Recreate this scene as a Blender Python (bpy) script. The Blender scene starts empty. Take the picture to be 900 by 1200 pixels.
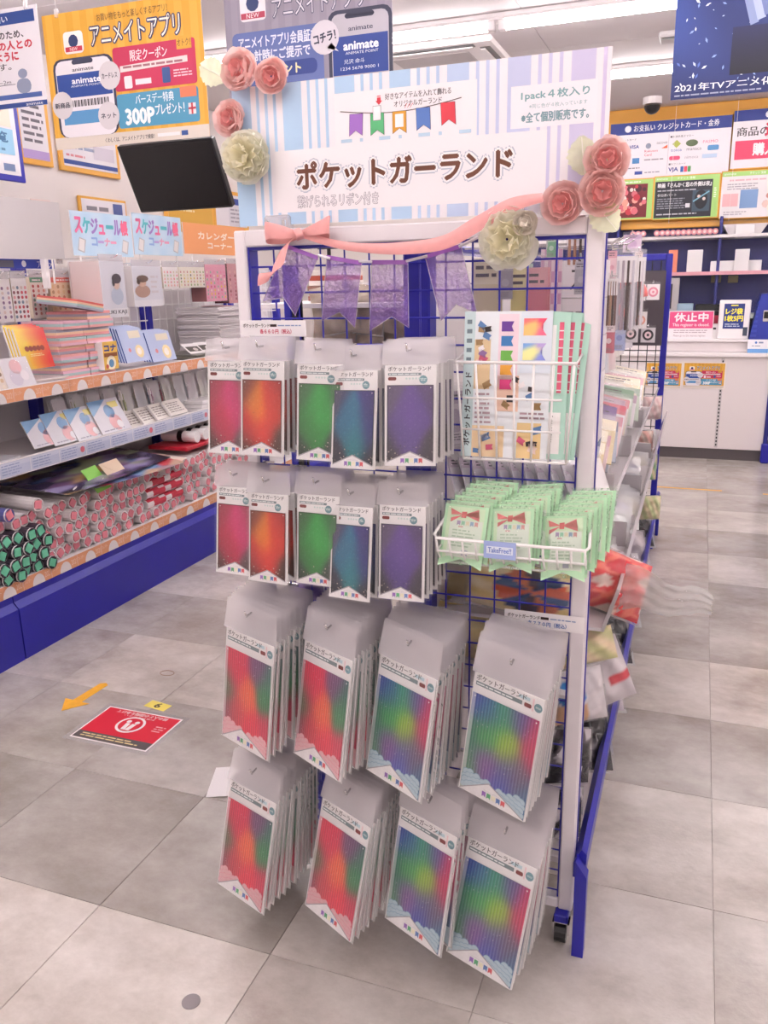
import bpy, bmesh, math, random
from mathutils import Matrix, Vector, Euler
random.seed(7)
R = math.radians
scene = bpy.context.scene
col = scene.collection

# ---------------------------------------------------------------- camera
CAM_H = 1.4
def cam_axes(p, y, r):
    cy, sy, cp, sp, cr, sr = math.cos(y), math.sin(y), math.cos(p), math.sin(p), math.cos(r), math.sin(r)
    M = Matrix(((cy, sy, 0), (0, 0, -1), (-sy, cy, 0)))
    P = Matrix(((1, 0, 0), (0, cp, -sp), (0, sp, cp)))
    Q = Matrix(((cr, -sr, 0), (sr, cr, 0), (0, 0, 1)))
    return Q @ P @ M
CM = cam_axes(R(15.48), R(20.67), R(-1.18))
cd = bpy.data.cameras.new('camera'); cam = bpy.data.objects.new('camera', cd); col.objects.link(cam)
cd.sensor_fit = 'VERTICAL'; cd.sensor_height = 36; cd.lens = 972.3 / 1200 * 36
cd.clip_start = 0.02
cam.matrix_world = Matrix.Translation((0, 0, CAM_H)) @ Matrix((CM[0], -CM[1], -CM[2])).transposed().to_4x4()
scene.camera = cam

# ---------------------------------------------------------------- world, exposure
w = bpy.data.worlds.new('world'); scene.world = w; w.use_nodes = True
w.node_tree.nodes['Background'].inputs[0].default_value = (1, .97, .98, 1)
w.node_tree.nodes['Background'].inputs[1].default_value = .5
vs = scene.view_settings
vs.view_transform = 'Standard'; vs.look = 'None'; vs.gamma = 1; vs.use_curve_mapping = False
vs.exposure = 0.34
try:
    scene.cycles.transparent_max_bounces = 32
    scene.cycles.max_bounces = 10
except Exception: pass

# ---------------------------------------------------------------- helpers
def lin(c):
    if isinstance(c, str):
        c = c.lstrip('#'); c = [int(c[i:i+2], 16) for i in (0, 2, 4)]
    o = []
    for v in c[:3]:
        v = v / 255
        o.append(v / 12.92 if v <= .04045 else ((v + .055) / 1.055) ** 2.4)
    return (o[0], o[1], o[2], 1)

def mixc(a, b, t):
    return tuple(a[i] + (b[i] - a[i]) * t for i in range(3))

def at(px, py, ax, val):
    """pixel of the 900x1200 photo -> point where its ray meets the plane x/y/z = val"""
    d = CM.transposed() @ Vector((px - 450, py - 600, 972.3))
    c = Vector((0, 0, CAM_H)); i = 'XYZ'.index(ax)
    return c + d * ((val - c[i]) / d[i])

MATS = {}
def mat(name, c=None, rough=.5, metal=0, spec=.5, noise=0, scale=30, bump=0, bscale=200, attr=None, emit=0, coat=0, trans=0):
    if name in MATS: return MATS[name]
    m = bpy.data.materials.new(name); m.use_nodes = True; MATS[name] = m
    nt = m.node_tree; b = nt.nodes['Principled BSDF']
    b.inputs['Roughness'].default_value = rough; b.inputs['Metallic'].default_value = metal
    b.inputs['Specular IOR Level'].default_value = spec
    b.inputs['Coat Weight'].default_value = coat; b.inputs['Coat Roughness'].default_value = .08
    if trans: b.inputs['Transmission Weight'].default_value = trans
    src = None
    if attr:
        n = nt.nodes.new('ShaderNodeAttribute'); n.attribute_name = attr; src = n.outputs['Color']
    elif c is not None:
        b.inputs['Base Color'].default_value = lin(c)
        n = nt.nodes.new('ShaderNodeRGB'); n.outputs[0].default_value = lin(c); src = n.outputs[0]
    if noise:
        tc = nt.nodes.new('ShaderNodeTexCoord')
        tx = nt.nodes.new('ShaderNodeTexNoise'); tx.inputs['Scale'].default_value = scale; tx.inputs['Detail'].default_value = 4
        nt.links.new(tc.outputs['Object'], tx.inputs['Vector'])
        mr = nt.nodes.new('ShaderNodeMapRange'); mr.inputs[1].default_value = .3; mr.inputs[2].default_value = .7
        mr.inputs[3].default_value = 1 - noise; mr.inputs[4].default_value = 1 + noise * .5
        nt.links.new(tx.outputs['Fac'], mr.inputs[0])
        mx = nt.nodes.new('ShaderNodeMix'); mx.data_type = 'RGBA'; mx.blend_type = 'MULTIPLY'; mx.inputs[0].default_value = 1
        nt.links.new(src, mx.inputs[6]); nt.links.new(mr.outputs[0], mx.inputs[7]); src = mx.outputs[2]
    if src is not None: nt.links.new(src, b.inputs['Base Color'])
    if emit:
        nt.links.new(src, b.inputs['Emission Color']); b.inputs['Emission Strength'].default_value = emit
    if bump:
        tc = nt.nodes.new('ShaderNodeTexCoord')
        tx = nt.nodes.new('ShaderNodeTexNoise'); tx.inputs['Scale'].default_value = bscale; tx.inputs['Detail'].default_value = 5
        nt.links.new(tc.outputs['Object'], tx.inputs['Vector'])
        bp = nt.nodes.new('ShaderNodeBump'); bp.inputs['Strength'].default_value = bump; bp.inputs['Distance'].default_value = .004
        nt.links.new(tx.outputs['Fac'], bp.inputs['Height']); nt.links.new(bp.outputs[0], b.inputs['Normal'])
    return m

def film(name, base=.1, edge=.5, c='#ffffff', rough=.12, bump=.15, bscale=18, spec=.6):
    """clear plastic film: transparent, with a glossy milky layer that grows towards grazing angles"""
    if name in MATS: return MATS[name]
    m = bpy.data.materials.new(name); m.use_nodes = True; MATS[name] = m
    nt = m.node_tree; b = nt.nodes['Principled BSDF']
    b.inputs['Base Color'].default_value = lin(c); b.inputs['Roughness'].default_value = rough; b.inputs['Specular IOR Level'].default_value = spec
    tc = nt.nodes.new('ShaderNodeTexCoord'); tx = nt.nodes.new('ShaderNodeTexNoise'); tx.inputs['Scale'].default_value = bscale
    tx.inputs['Detail'].default_value = 3
    nt.links.new(tc.outputs['Object'], tx.inputs['Vector'])
    bp = nt.nodes.new('ShaderNodeBump'); bp.inputs['Strength'].default_value = bump; bp.inputs['Distance'].default_value = .02
    nt.links.new(tx.outputs['Fac'], bp.inputs['Height']); nt.links.new(bp.outputs[0], b.inputs['Normal'])
    tr = nt.nodes.new('ShaderNodeBsdfTransparent'); mx = nt.nodes.new('ShaderNodeMixShader')
    lw = nt.nodes.new('ShaderNodeLayerWeight'); lw.inputs['Blend'].default_value = .3
    nt.links.new(bp.outputs[0], lw.inputs['Normal'])
    mr = nt.nodes.new('ShaderNodeMapRange'); mr.inputs[3].default_value = base; mr.inputs[4].default_value = edge
    nt.links.new(lw.outputs['Fresnel'], mr.inputs[0]); nt.links.new(mr.outputs[0], mx.inputs[0])
    nt.links.new(tr.outputs[0], mx.inputs[1]); nt.links.new(b.outputs[0], mx.inputs[2])
    nt.links.new(mx.outputs[0], nt.nodes['Material Output'].inputs['Surface'])
    return m

PRINT = mat('printed_paper', rough=.45, attr='Col', spec=.35)
GLOSSP = mat('glossy_print', rough=.2, attr='Col', spec=.5)

class MB:
    """collects vertices and faces (with a colour per face corner) for ONE mesh"""
    def __init__(s): s.v = []; s.f = []; s.c = []
    def add(s, vs, fs, c=None, cs=None):
        o = len(s.v); s.v += [tuple(p) for p in vs]
        for i, f in enumerate(fs):
            s.f.append(tuple(o + k for k in f))
            if cs is not None: s.c.append([cs[k] for k in f])
            else: s.c.append([c] * len(f))
        return s
    def box(s, x0, x1, y0, y1, z0, z1, c=None):
        return s.add([(x, y, z) for z in (z0, z1) for y in (y0, y1) for x in (x0, x1)],
                     [(0, 2, 3, 1), (4, 5, 7, 6), (0, 1, 5, 4), (1, 3, 7, 5), (3, 2, 6, 7), (2, 0, 4, 6)], c)
    def bbox(s, x0, x1, y0, y1, z0, z1, b=.004, c=None):
        """box with chamfered edges"""
        b = min(b, (x1-x0)*.49, (y1-y0)*.49, (z1-z0)*.49)
        bm = bmesh.new(); bmesh.ops.create_cube(bm, size=1)
        for v in bm.verts: v.co = Vector(((x0+x1)/2 + v.co.x*(x1-x0), (y0+y1)/2 + v.co.y*(y1-y0), (z0+z1)/2 + v.co.z*(z1-z0)))
        bmesh.ops.bevel(bm, geom=bm.edges[:], offset=b, segments=1, affect='EDGES')
        bm.verts.index_update()
        s.add([v.co[:] for v in bm.verts], [[v.index for v in f.verts] for f in bm.faces], c); bm.free(); return s
    def tube(s, pts, r, n=6, c=None, cap=True):
        pts = [Vector(p) for p in pts]; vs = []; fs = []
        t0 = (pts[1] - pts[0]).normalized(); up = Vector((0, 0, 1)) if abs(t0.z) < .9 else Vector((0, 1, 0))
        u = t0.cross(up).normalized()
        for i, p in enumerate(pts):
            t = ((pts[min(i+1, len(pts)-1)] - pts[max(i-1, 0)])).normalized()
            u = (u - t * u.dot(t)).normalized(); w_ = t.cross(u)
            rr = r[i] if isinstance(r, (list, tuple)) else r
            for k in range(n):
                a = 2 * math.pi * k / n; vs.append(p + (u * math.cos(a) + w_ * math.sin(a)) * rr)
        for i in range(len(pts) - 1):
            for k in range(n):
                fs.append((i*n+k, i*n+(k+1) % n, (i+1)*n+(k+1) % n, (i+1)*n+k))
        if cap: fs.append(tuple(range(n-1, -1, -1))); fs.append(tuple((len(pts)-1)*n + k for k in range(n)))
        return s.add(vs, fs, c)
    def surf(s, fn, nu, nv, c=None, cf=None):
        """grid surface fn(u,v); cf(u,v) gives a colour"""
        vs = []; cs = []
        for j in range(nv + 1):
            for i in range(nu + 1):
                vs.append(fn(i/nu, j/nv))
                if cf: cs.append(cf(i/nu, j/nv))
        fs = [(j*(nu+1)+i, j*(nu+1)+i+1, (j+1)*(nu+1)+i+1, (j+1)*(nu+1)+i) for j in range(nv) for i in range(nu)]
        return s.add(vs, fs, c, cs if cf else None)
    def prism(s, pts, y0, y1, c=None):
        """outline in x,z pushed from y0 to y1"""
        n = len(pts)
        return s.add([(x, y0, z) for x, z in pts] + [(x, y1, z) for x, z in pts],
                     [tuple(range(n)), tuple(range(2*n-1, n-1, -1))] + [(i, i+n, (i+1) % n + n, (i+1) % n) for i in range(n)], c)
    def mesh(s, name, smooth=False):
        me = bpy.data.meshes.new(name); me.from_pydata(s.v, [], s.f)
        if any(c[0] is not None for c in s.c):
            at_ = me.color_attributes.new('Col', 'FLOAT_COLOR', 'CORNER')
            flat = []
            cache = {}
            for cl in s.c:
                for c in cl:
                    c = c if c is not None else '#ffffff'
                    k = c if isinstance(c, str) else tuple(c)
                    if k not in cache: cache[k] = lin(c)
                    flat += cache[k]
            at_.data.foreach_set('color', flat)
        if smooth: me.polygons.foreach_set('use_smooth', [True] * len(me.polygons))
        me.update(); return me

def obj(name, mb, m, parent=None, loc=(0, 0, 0), rot=(0, 0, 0), smooth=False, label=None):
    me = mb if isinstance(mb, bpy.types.Mesh) else mb.mesh(name, smooth)
    if m is not None and not me.materials: me.materials.append(m)
    o = bpy.data.objects.new(name, me); col.objects.link(o)
    o.parent = parent; o.location = loc; o.rotation_euler = rot
    if label: o['label'] = label
    return o
def tag(o, label, cat, group=None, kind=None):
    o['label'] = label; o['category'] = cat
    if group: o['group'] = group
    if kind: o['kind'] = kind
    return o
def thing(name, label, cat, loc=(0, 0, 0), rot=(0, 0, 0), group=None):
    o = bpy.data.objects.new(name, None); o.empty_display_size = .03; col.objects.link(o)
    o.location = loc; o.rotation_euler = rot
    return tag(o, label, cat, group)
def struct(name, mb, m, label=None, smooth=False):
    o = obj(name, mb, m, smooth=smooth); o['kind'] = 'structure'
    if label: o['label'] = label
    return o
def copy_tree(o, parent=None, label=None):
    c = o.copy(); col.objects.link(c); c.parent = parent
    if label: c['label'] = label
    for ch in o.children: copy_tree(ch, c)
    return c

# ---- lettering and flat print
TCACHE = {}
def text_geo(s):
    k = s
    if k not in TCACHE:
        cu = bpy.data.curves.new('txt', 'FONT'); cu.body = s; cu.size = 1; cu.resolution_u = 2
        ob = bpy.data.objects.new('txt', cu); me = ob.to_mesh()
        vs = [(v.co.x, v.co.y) for v in me.vertices]; fs = [tuple(p.vertices) for p in me.polygons]
        ob.to_mesh_clear(); bpy.data.objects.remove(ob); bpy.data.curves.remove(cu)
        xs = [v[0] for v in vs] or [0, 1]; ys = [v[1] for v in vs] or [0, 1]
        TCACHE[k] = (vs, fs, min(xs), max(xs), min(ys), max(ys))
    return TCACHE[k]

class Art(MB):
    """flat print in the local x,z plane facing -y; each layer is a hair in front of the last"""
    def __init__(s, y=0, step=.0004): super().__init__(); s.y = y; s.step = step
    def Y(s, l): return s.y - l * s.step
    def poly(s, pts, c, l=1): return s.add([(x, s.Y(l), z) for x, z in pts], [tuple(range(len(pts)))], c)
    def rect(s, x0, z0, x1, z1, c, l=1):
        return s.poly([(x0, z0), (x1, z0), (x1, z1), (x0, z1)], c, l)
    def rrect(s, x0, z0, x1, z1, c, l=1, r=.01):
        p = []
        for cx, cz, a0 in ((x1-r, z1-r, 0), (x0+r, z1-r, 90), (x0+r, z0+r, 180), (x1-r, z0+r, 270)):
            for k in range(4): a = R(a0 + 30*k); p.append((cx + r*math.cos(a), cz + r*math.sin(a)))
        return s.poly(p, c, l)
    def circ(s, x, z, r, c, l=1, n=14, rz=None):
        return s.poly([(x + r*math.cos(2*math.pi*k/n), z + (rz or r)*math.sin(2*math.pi*k/n)) for k in range(n)], c, l)
    def text(s, t, x0, z0, x1, z1, c, l=2, bold=0, fit=True, ang=0):
        """lettering filling the box (fit) or keeping its shape, centred in it"""
        vs, fs, ax, bx, ay, by = text_geo(t)
        sx = (x1 - x0) / max(bx - ax, 1e-4); sz = (z1 - z0) / max(by - ay, 1e-4)
        if not fit: sx = sz = min(sx, sz)
        ox = (x0 + x1) / 2 - sx * (ax + bx) / 2; oz = (z0 + z1) / 2 - sz * (ay + by) / 2
        P = [(ox + sx * vx, oz + sz * vy) for vx, vy in vs]
        if ang:
            cx, cz = (x0+x1)/2, (z0+z1)/2; ca, sa = math.cos(R(ang)), math.sin(R(ang))
            P = [(cx + (x-cx)*ca - (z-cz)*sa, cz + (x-cx)*sa + (z-cz)*ca) for x, z in P]
        b = max(bold, 0) * min(sx, sz); n = 8 if bold > .05 else 4 if bold >= .03 else 2
        for i in range(n if b else 1):   # heavier strokes: the same letters laid side by side
            dx, dz = (b*math.cos(2*math.pi*i/n), b*math.sin(2*math.pi*i/n)) if b else (0, 0)
            s.add([(x+dx, s.Y(l + i*.02), z+dz) for x, z in P], fs, c)
        return s
    def lines(s, x0, z0, x1, z1, n, c, l=2, th=.45, rag=.25):
        """rows of print too small to read"""
        h = (z1 - z0) / n
        for i in range(n):
            zz = z1 - h * (i + .5); e = x0 + (x1 - x0) * (1 - random.random() * rag); x = x0
            while x < e - h * .3:
                wd = min(h * random.uniform(.8, 3), e - x)
                s.rect(x, zz - h*th/2, x + wd, zz + h*th/2, c, l); x += wd + h * .35
        return s
    def grad(s, x0, z0, x1, z1, cf, nu=8, nv=8, l=1):
        return s.surf(lambda u, v: (x0 + (x1-x0)*u, s.Y(l), z0 + (z1-z0)*v), nu, nv, cf=cf)
    def pennant(s, x, z, w, h, c, l=2, notch=.3, skew=0):
        return s.add([(x-w/2, s.Y(l), z), (x+w/2, s.Y(l), z), (x+w/2+skew, s.Y(l), z-h), (x+skew, s.Y(l), z-h*(1-notch)), (x-w/2+skew, s.Y(l), z-h)],
                     [(0, 4, 3), (0, 3, 1), (1, 3, 2)], c)
# ---------------------------------------------------------------- common materials
WHITE = mat('white_paint', '#efe9ea', .35)
BLUE = mat('blue_painted_steel', '#2423a0', .35, noise=.06, scale=8)
NAVY = mat('navy_panel', '#23277c', .45, noise=.06, scale=5)
CHROME = mat('chrome_wire', '#d8d6d8', .18, metal=1)
WIREW = mat('white_coated_wire', '#f4f1f0', .3)
PAPERW = mat('white_card', '#f3eff0', .55)
PAPERG = mat('grey_board', '#c9c3c4', .6)
BLACK = mat('black_plastic', '#17161a', .3)
CLEAR = film('clear_film', .035, .5, rough=.08)
HEADER = film('milky_film', .4, .8, c='#e9e4e8', rough=.16, bump=.25, bscale=9)
SHEET = film('clear_sheet', .015, .3, c='#f2eef2', rough=.05, bump=.5, bscale=2.2)
ACRYL = film('acrylic', .62, .9, c='#e6dfe2', rough=.08, bump=.02)

# ---------------------------------------------------------------- the room
CEIL = 2.72; WX0, WX1, WY0, WY1 = -3.7, 2.6, -2.2, 7.9
TILE = .45
def tile_mat():
    m = bpy.data.materials.new('concrete_look_vinyl_tile'); m.use_nodes = True
    nt = m.node_tree; b = nt.nodes['Principled BSDF']; N = nt.nodes.new; L = nt.links.new
    oi = N('ShaderNodeObjectInfo'); ge = N('ShaderNodeNewGeometry')
    ad = N('ShaderNodeVectorMath'); ad.operation = 'MULTIPLY_ADD'; ad.inputs[1].default_value = (0, 0, 0)
    cmb = N('ShaderNodeCombineXYZ'); mm = N('ShaderNodeMath'); mm.operation = 'MULTIPLY'; mm.inputs[1].default_value = 37
    L(oi.outputs['Random'], mm.inputs[0]); L(mm.outputs[0], cmb.inputs[2])
    va = N('ShaderNodeVectorMath'); va.operation = 'ADD'; L(ge.outputs['Position'], va.inputs[0]); L(cmb.outputs[0], va.inputs[1])
    mp = N('ShaderNodeMapping'); mp.inputs['Scale'].default_value = (1, 1.35, 1); mp.inputs['Rotation'].default_value = (0, 0, .25); L(va.outputs[0], mp.inputs[0])
    n1 = N('ShaderNodeTexNoise'); n1.inputs['Scale'].default_value = 2.2; n1.inputs['Detail'].default_value = 9; n1.inputs['Roughness'].default_value = .7; L(mp.outputs[0], n1.inputs[0])
    n2 = N('ShaderNodeTexNoise'); n2.inputs['Scale'].default_value = 14; n2.inputs['Detail'].default_value = 6; n2.inputs['Roughness'].default_value = .7; L(mp.outputs[0], n2.inputs[0])
    n3 = N('ShaderNodeTexNoise'); n3.inputs['Scale'].default_value = 90; n3.inputs['Detail'].default_value = 3; L(va.outputs[0], n3.inputs[0])
    r1 = N('ShaderNodeValToRGB'); e = r1.color_ramp.elements
    e[0].position = .32; e[0].color = lin('#a39a92'); e[1].position = .68; e[1].color = lin('#d6d0cb')
    L(n1.outputs['Fac'], r1.inputs[0])
    r2 = N('ShaderNodeMapRange'); r2.inputs[1].default_value = .3; r2.inputs[2].default_value = .7; r2.inputs[3].default_value = .93; r2.inputs[4].default_value = 1.05; L(n2.outputs['Fac'], r2.inputs[0])
    r3 = N('ShaderNodeSeparateColor'); L(oi.outputs['Color'], r3.inputs[0])
    m1 = N('ShaderNodeMath'); m1.operation = 'MULTIPLY'; L(r2.outputs[0], m1.inputs[0]); L(r3.outputs[0], m1.inputs[1])
    mx = N('ShaderNodeMix'); mx.data_type = 'RGBA'; mx.blend_type = 'MULTIPLY'; mx.inputs[0].default_value = 1; L(r1.outputs[0], mx.inputs[6]); L(m1.outputs[0], mx.inputs[7])
    L(mx.outputs[2], b.inputs['Base Color'])
    rr = N('ShaderNodeMapRange'); rr.inputs[1].default_value = .3; rr.inputs[2].default_value = .7; rr.inputs[3].default_value = .15; rr.inputs[4].default_value = .26; L(n2.outputs['Fac'], rr.inputs[0]); L(rr.outputs[0], b.inputs['Roughness'])
    bp = N('ShaderNodeBump'); bp.inputs['Strength'].default_value = .14; bp.inputs['Distance'].default_value = .003
    L(n3.outputs['Fac'], bp.inputs['Height']); L(bp.outputs[0], b.inputs['Normal'])
    return m
TM = tile_mat()
floor = struct('floor', MB().box(WX0, WX1, WY0, WY1, -.05, -.003), TM, 'grey concrete-look tiled shop floor')
tm = MB().bbox(-TILE/2+.0008, TILE/2-.0008, -TILE/2+.0008, TILE/2-.0008, -.004, 0, .0006).mesh('floor_tile'); tm.materials.append(TM)
X_SEAM, Y_SEAM = .128, 1.741
# lighter and darker tiles, row by row (left aisle, right aisle)
TONE = {-4: (1.02, 1), -3: (1.06, 1.0), -2: (1.08, .98), -1: (.74, .98), 0: (.80, 1.04), 1: (1.04, .8), 2: (.8, 1.04), 3: (1.05, .8), 4: (.84, .8), 5: (1, 1.04), 6: (.9, .84), 7: (1, 1.06), 8: (.95, .95), 9: (1, .9), 10: (1, .98)}
floor.color = (.95, .95, .95, 1)
for i in range(-7, 4):
    for j in range(-4, 13):
        x = X_SEAM + (i + .5) * TILE; y = Y_SEAM + (j + .5) * TILE
        if x > 1.6 or y > 7.2: continue
        o = obj('floor_tile', tm, None, floor, (x, y, 0))
        left, right = TONE.get(j, (.96, .96)); g = (left if x < -.6 else right) * random.uniform(.95, 1.05); o.color = (g, g * .995, g * .985, 1)
CEILM = mat('ceiling_board', '#d6cfd0', .8, bump=.1, bscale=120)
ceiling = struct('ceiling', MB().box(WX0, WX1, WY0, WY1, CEIL, CEIL + .1), CEILM, 'white ceiling of plain boards')
cm = MB().bbox(-.4535, .4535, -.908, .908, -.006, 0, .002).mesh('ceiling_board'); cm.materials.append(CEILM)
for i in range(7):
    for j in range(3): obj('ceiling_board', cm, None, ceiling, (WX0 + .46 + i * .91, 2.7 + j * 1.82 + .05, CEIL))
WALLM = mat('wall_paint', '#eee6e3', .7, bump=.06, bscale=90)
struct('wall_back', MB().box(WX0, WX1, WY1, WY1 + .1, 0, CEIL), WALLM, 'pale wall behind the register counter')
struct('wall_left', MB().box(WX0 - .1, WX0, WY0, WY1, 0, CEIL), WALLM, 'pale wall behind the left-hand shelving')
struct('wall_right', MB().box(WX1, WX1 + .1, WY0, WY1, 0, CEIL), WALLM, 'pale wall of the shop, right side')
struct('wall_front', MB().box(WX0, WX1, WY0 - .1, WY0, 0, CEIL), WALLM, 'pale wall behind the camera')

# ---------------------------------------------------------------- ceiling lights
TUBE = mat('lit_tube', '#fff8f8', .4, emit=27)
def strip_light(x0, x1, y, label):
    t = thing('strip_light', label, 'light', ((x0+x1)/2, y, CEIL), group='fluorescent strips on the ceiling')
    L_ = x1 - x0
    obj('housing', MB().bbox(-L_/2, L_/2, -.055, .055, -.035, 0, .01), WHITE, t)
    n = max(1, round(L_ / 1.2)); s = L_ / n
    for k in range(n):
        a = -L_/2 + k * s
        obj('tube', MB().tube([(a+.05, 0, -.06), (a+s-.05, 0, -.06)], .018, 8), TUBE, t, smooth=True)
        for e in (a+.03, a+s-.03): obj('socket', MB().bbox(e-.02, e+.02, -.025, .025, -.08, -.03, .005), WHITE, t)
rows = [(-1.0, 'fluorescent strip behind the camera'), (.45, 'fluorescent strip just behind the camera'), (1.9, 'fluorescent strip over the display rack'),
        (3.3, 'fluorescent strip above the hanging banners'), (4.72, 'long fluorescent strip crossing the top of the picture'), (6.1, 'farther fluorescent strip, right of the rack sign')]
for y, lb in rows:
    strip_light(-3.3, 2.2, y, lb)

# ceiling air conditioner
ac = thing('ceiling_air_conditioner', 'square white ceiling cassette air conditioner above the rack sign', 'air conditioner', (-1.62, 5.45, CEIL-.006))
obj('panel', MB().bbox(-.42, .42, -.42, .42, -.03, 0, .012), WHITE, ac)
for s, ph in ((-1, 0), (1, 0), (-1, 90), (1, 90)):
    b = MB().box(-.3, .3, s*.35-.03, s*.35+.03, -.032, -.024)
    sl = obj('louvre_slot', b, BLACK, ac, rot=(0, 0, R(ph)))
    obj('flap', MB().box(-.29, .29, s*.345-.006, s*.345+.02, -.042, -.036), WHITE, sl)
obj('grille', MB().bbox(-.24, .24, -.24, .24, -.034, -.02, .006), PAPERG, ac)
dc = thing('dome_camera', 'small white dome security camera under the ceiling', 'camera', at(765, 114, 'Z', CEIL-.006))
obj('base', MB().tube([(0, 0, 0), (0, 0, -.05)], .07, 16), WHITE, dc, smooth=False)
obj('dome', MB().surf(lambda u, v: (.06*math.cos(6.283*u)*math.cos(v*1.57), .06*math.sin(6.283*u)*math.cos(v*1.57), -.06-.06*math.sin(v*1.57)), 16, 6), BLACK, dc, smooth=True)
p = at(786, 40, 'Z', CEIL-.006)
sp_ = thing('ceiling_vent', 'small pale ceiling fitting beside the dark blue poster', 'vent', p)
obj('plate', MB().bbox(-.06, .06, -.09, .09, -.03, 0, .01), PAPERG, sp_); obj('slot', MB().box(-.04, .04, -.07, -.03, -.033, -.02), BLACK, sp_)

# ---------------------------------------------------------------- things on the floor
YEL = mat('yellow_floor_tape', '#efb032', .45, noise=.1, scale=40)
a0 = at(122, 802, 'Z', .0006); a1 = at(72, 833, 'Z', .0006)
d = (a1 - a0); L_ = d.length; ang = math.atan2(d.y, d.x)
aw = [(0, .018), (L_-.075, .02), (L_-.075, .055), (L_, 0), (L_-.075, -.055), (L_-.075, -.02), (0, -.018), (-.012, 0)]
o = MB().add([(x, y, 0) for x, y in aw] + [(x, y, .0007) for x, y in aw], [tuple(range(8)), tuple(range(8, 16))] + [(i, (i+1) % 8, (i+1) % 8+8, i+8) for i in range(8)])
tag(obj('floor_arrow', o, YEL, loc=(a0.x, a0.y, .0006), rot=(0, 0, ang)), 'yellow arrow sticker on the grey floor', 'sticker')
c = [at(*q, 'Z', 0) for q in ((130, 827), (212, 844), (170, 881), (84, 863))]
cx = sum((v.x for v in c))/4; cy = sum((v.y for v in c))/4
st = thing('floor_notice', 'red and white notice laminated onto the grey floor', 'notice', (cx, cy, .0004), (R(-90), 0, 0))
obj('laminate', MB().box(-.165, .165, 0, .0004, -.12, .12), film('laminate', .25, .5, c='#efe9ea', rough=.3), st)
a = Art(-.0002)
a.rect(-.148, -.104, .148, .104, '#f4eeee', 0); a.rect(-.142, -.098, .142, -.058, '#5a5456'); a.rect(-.142, -.058, .142, .098, '#d3223a')
a.circ(0, .018, .05, '#f6f0f0', 2, 24); a.circ(0, .018, .041, '#d3223a', 3, 24)
for s in (-1, 1):
    a.circ(s*.016, .034, .009, '#f6f0f0', 4, 10); a.poly([(s*.008-.008, -.016), (s*.008+.008, -.016), (s*.012+.008, .024), (s*.012-.008, .024)] if s > 0 else [(-.016, -.016), (0, -.016), (-.004, .024), (-.02, .024)], '#f6f0f0', 4)
a.text('前の人との間隔をあけて', -.1, .074, .1, .092, '#f6eeee', 3, .02, ang=180); a.text('お並びください', -.06, .062, .06, .071, '#f6eeee', 3, ang=180)
a.lines(-.12, -.09, .12, -.065, 2, '#e9d9a0', 3); a.lines(.09, 0, .13, .04, 3, '#f0b8be', 3)
obj('print', a, PRINT, st)
q = at(185, 827, 'Z', .0004)
yt = thing('floor_number_tag', 'small yellow numbered sticker above the red floor notice', 'sticker', (q.x, q.y, .0006), (R(-90), 0, R(-8)))
obj('backing', MB().box(-.045, .045, 0, .0004, -.022, .022), mat('yellow_sticker', '#eddc6a', .5), yt)
obj('print', Art(-.0001).text('6', -.01, -.014, .012, .016, '#4a4038', 1, .03), PRINT, yt)
q = at(196, 789, 'Z', 0)
tag(obj('floor_ring_mark', MB().tube([(.028*math.cos(k*.4), .02*math.sin(k*.4), 0) for k in range(17)], .0012, 5, cap=False), mat('brown_mark', '#8a6a58', .6), loc=(q.x, q.y, .001)), 'thin brown ring mark on the floor left of the rack', 'mark')
q = at(224, 1174, 'Z', 0)
tag(obj('floor_disc', MB().tube([(0, 0, 0), (0, 0, .0015)], .019, 20), mat('grey_disc', '#8d878a', .5), loc=(q.x, q.y, 0)), 'small grey disc set in the floor near the bottom edge', 'disc')
q0, q1 = at(770, 570.5, 'Z', 0), at(846, 575, 'Z', 0)
tag(obj('floor_tape', MB().box(q0.x, q1.x, -.012, .012, 0, .0008), YEL, loc=(0, q0.y, 0)), 'yellow tape line on the floor before the counter, left piece', 'tape')
q0 = at(894, 579, 'Z', 0)
tag(obj('floor_tape', MB().box(q0.x, q0.x + .5, -.012, .012, 0, .0008), YEL, loc=(0, q0.y, 0)), 'yellow tape line on the floor at the right edge', 'tape')
q = at(254, 921, 'Z', 0)
tag(obj('paper_sheet', MB().surf(lambda u, v: (.2*u, .15*v, .001+.004*math.sin(u*3)), 6, 3), PAPERW, loc=(q.x, q.y-.06, 0), rot=(0, 0, R(20))), 'white sheet of paper lying on the floor under the lower pink packs', 'paper')

# ---------------------------------------------------------------- the display rack
RY = 1.557; RX0, RX1 = -.893, -.166; RTOP = 1.505
RACKM = mat('whitewashed_wood_wrap', '#eae4e8', .4, noise=.05, scale=14)
rack = thing('mesh_display_rack', 'white framed display rack with blue wire mesh on casters', 'rack', (-.53, RY, 0))
def rp(name, mb, m, smooth=False): return obj(name, mb, m, rack, (.53, -RY, 0), smooth=smooth)
rp('post', MB().bbox(RX0, RX0+.026, RY-.016, RY+.022, .075, RTOP, .003), RACKM)
rp('post', MB().bbox(RX1-.03, RX1, RY-.016, RY+.022, .075, RTOP, .003), RACKM)
rp('top_rail', MB().bbox(RX0+.026, RX1-.03, RY-.018, RY+.024, RTOP-.032, RTOP, .003), RACKM)
rp('bottom_rail', MB().bbox(RX0+.026, RX1-.03, RY-.014, RY+.02, .075, .1, .003), RACKM)
for x in (RX0+.026, RX1-.034): rp('side_channel', MB().box(x, x+.004, RY-.008, RY+.026, .1, RTOP-.032), BLUE)
rp('edge_strip', MB().box(RX1, RX1+.002, RY+.012, RY+.022, .08, RTOP), BLUE)
IX0, IX1 = RX0+.03, RX1-.034
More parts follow.
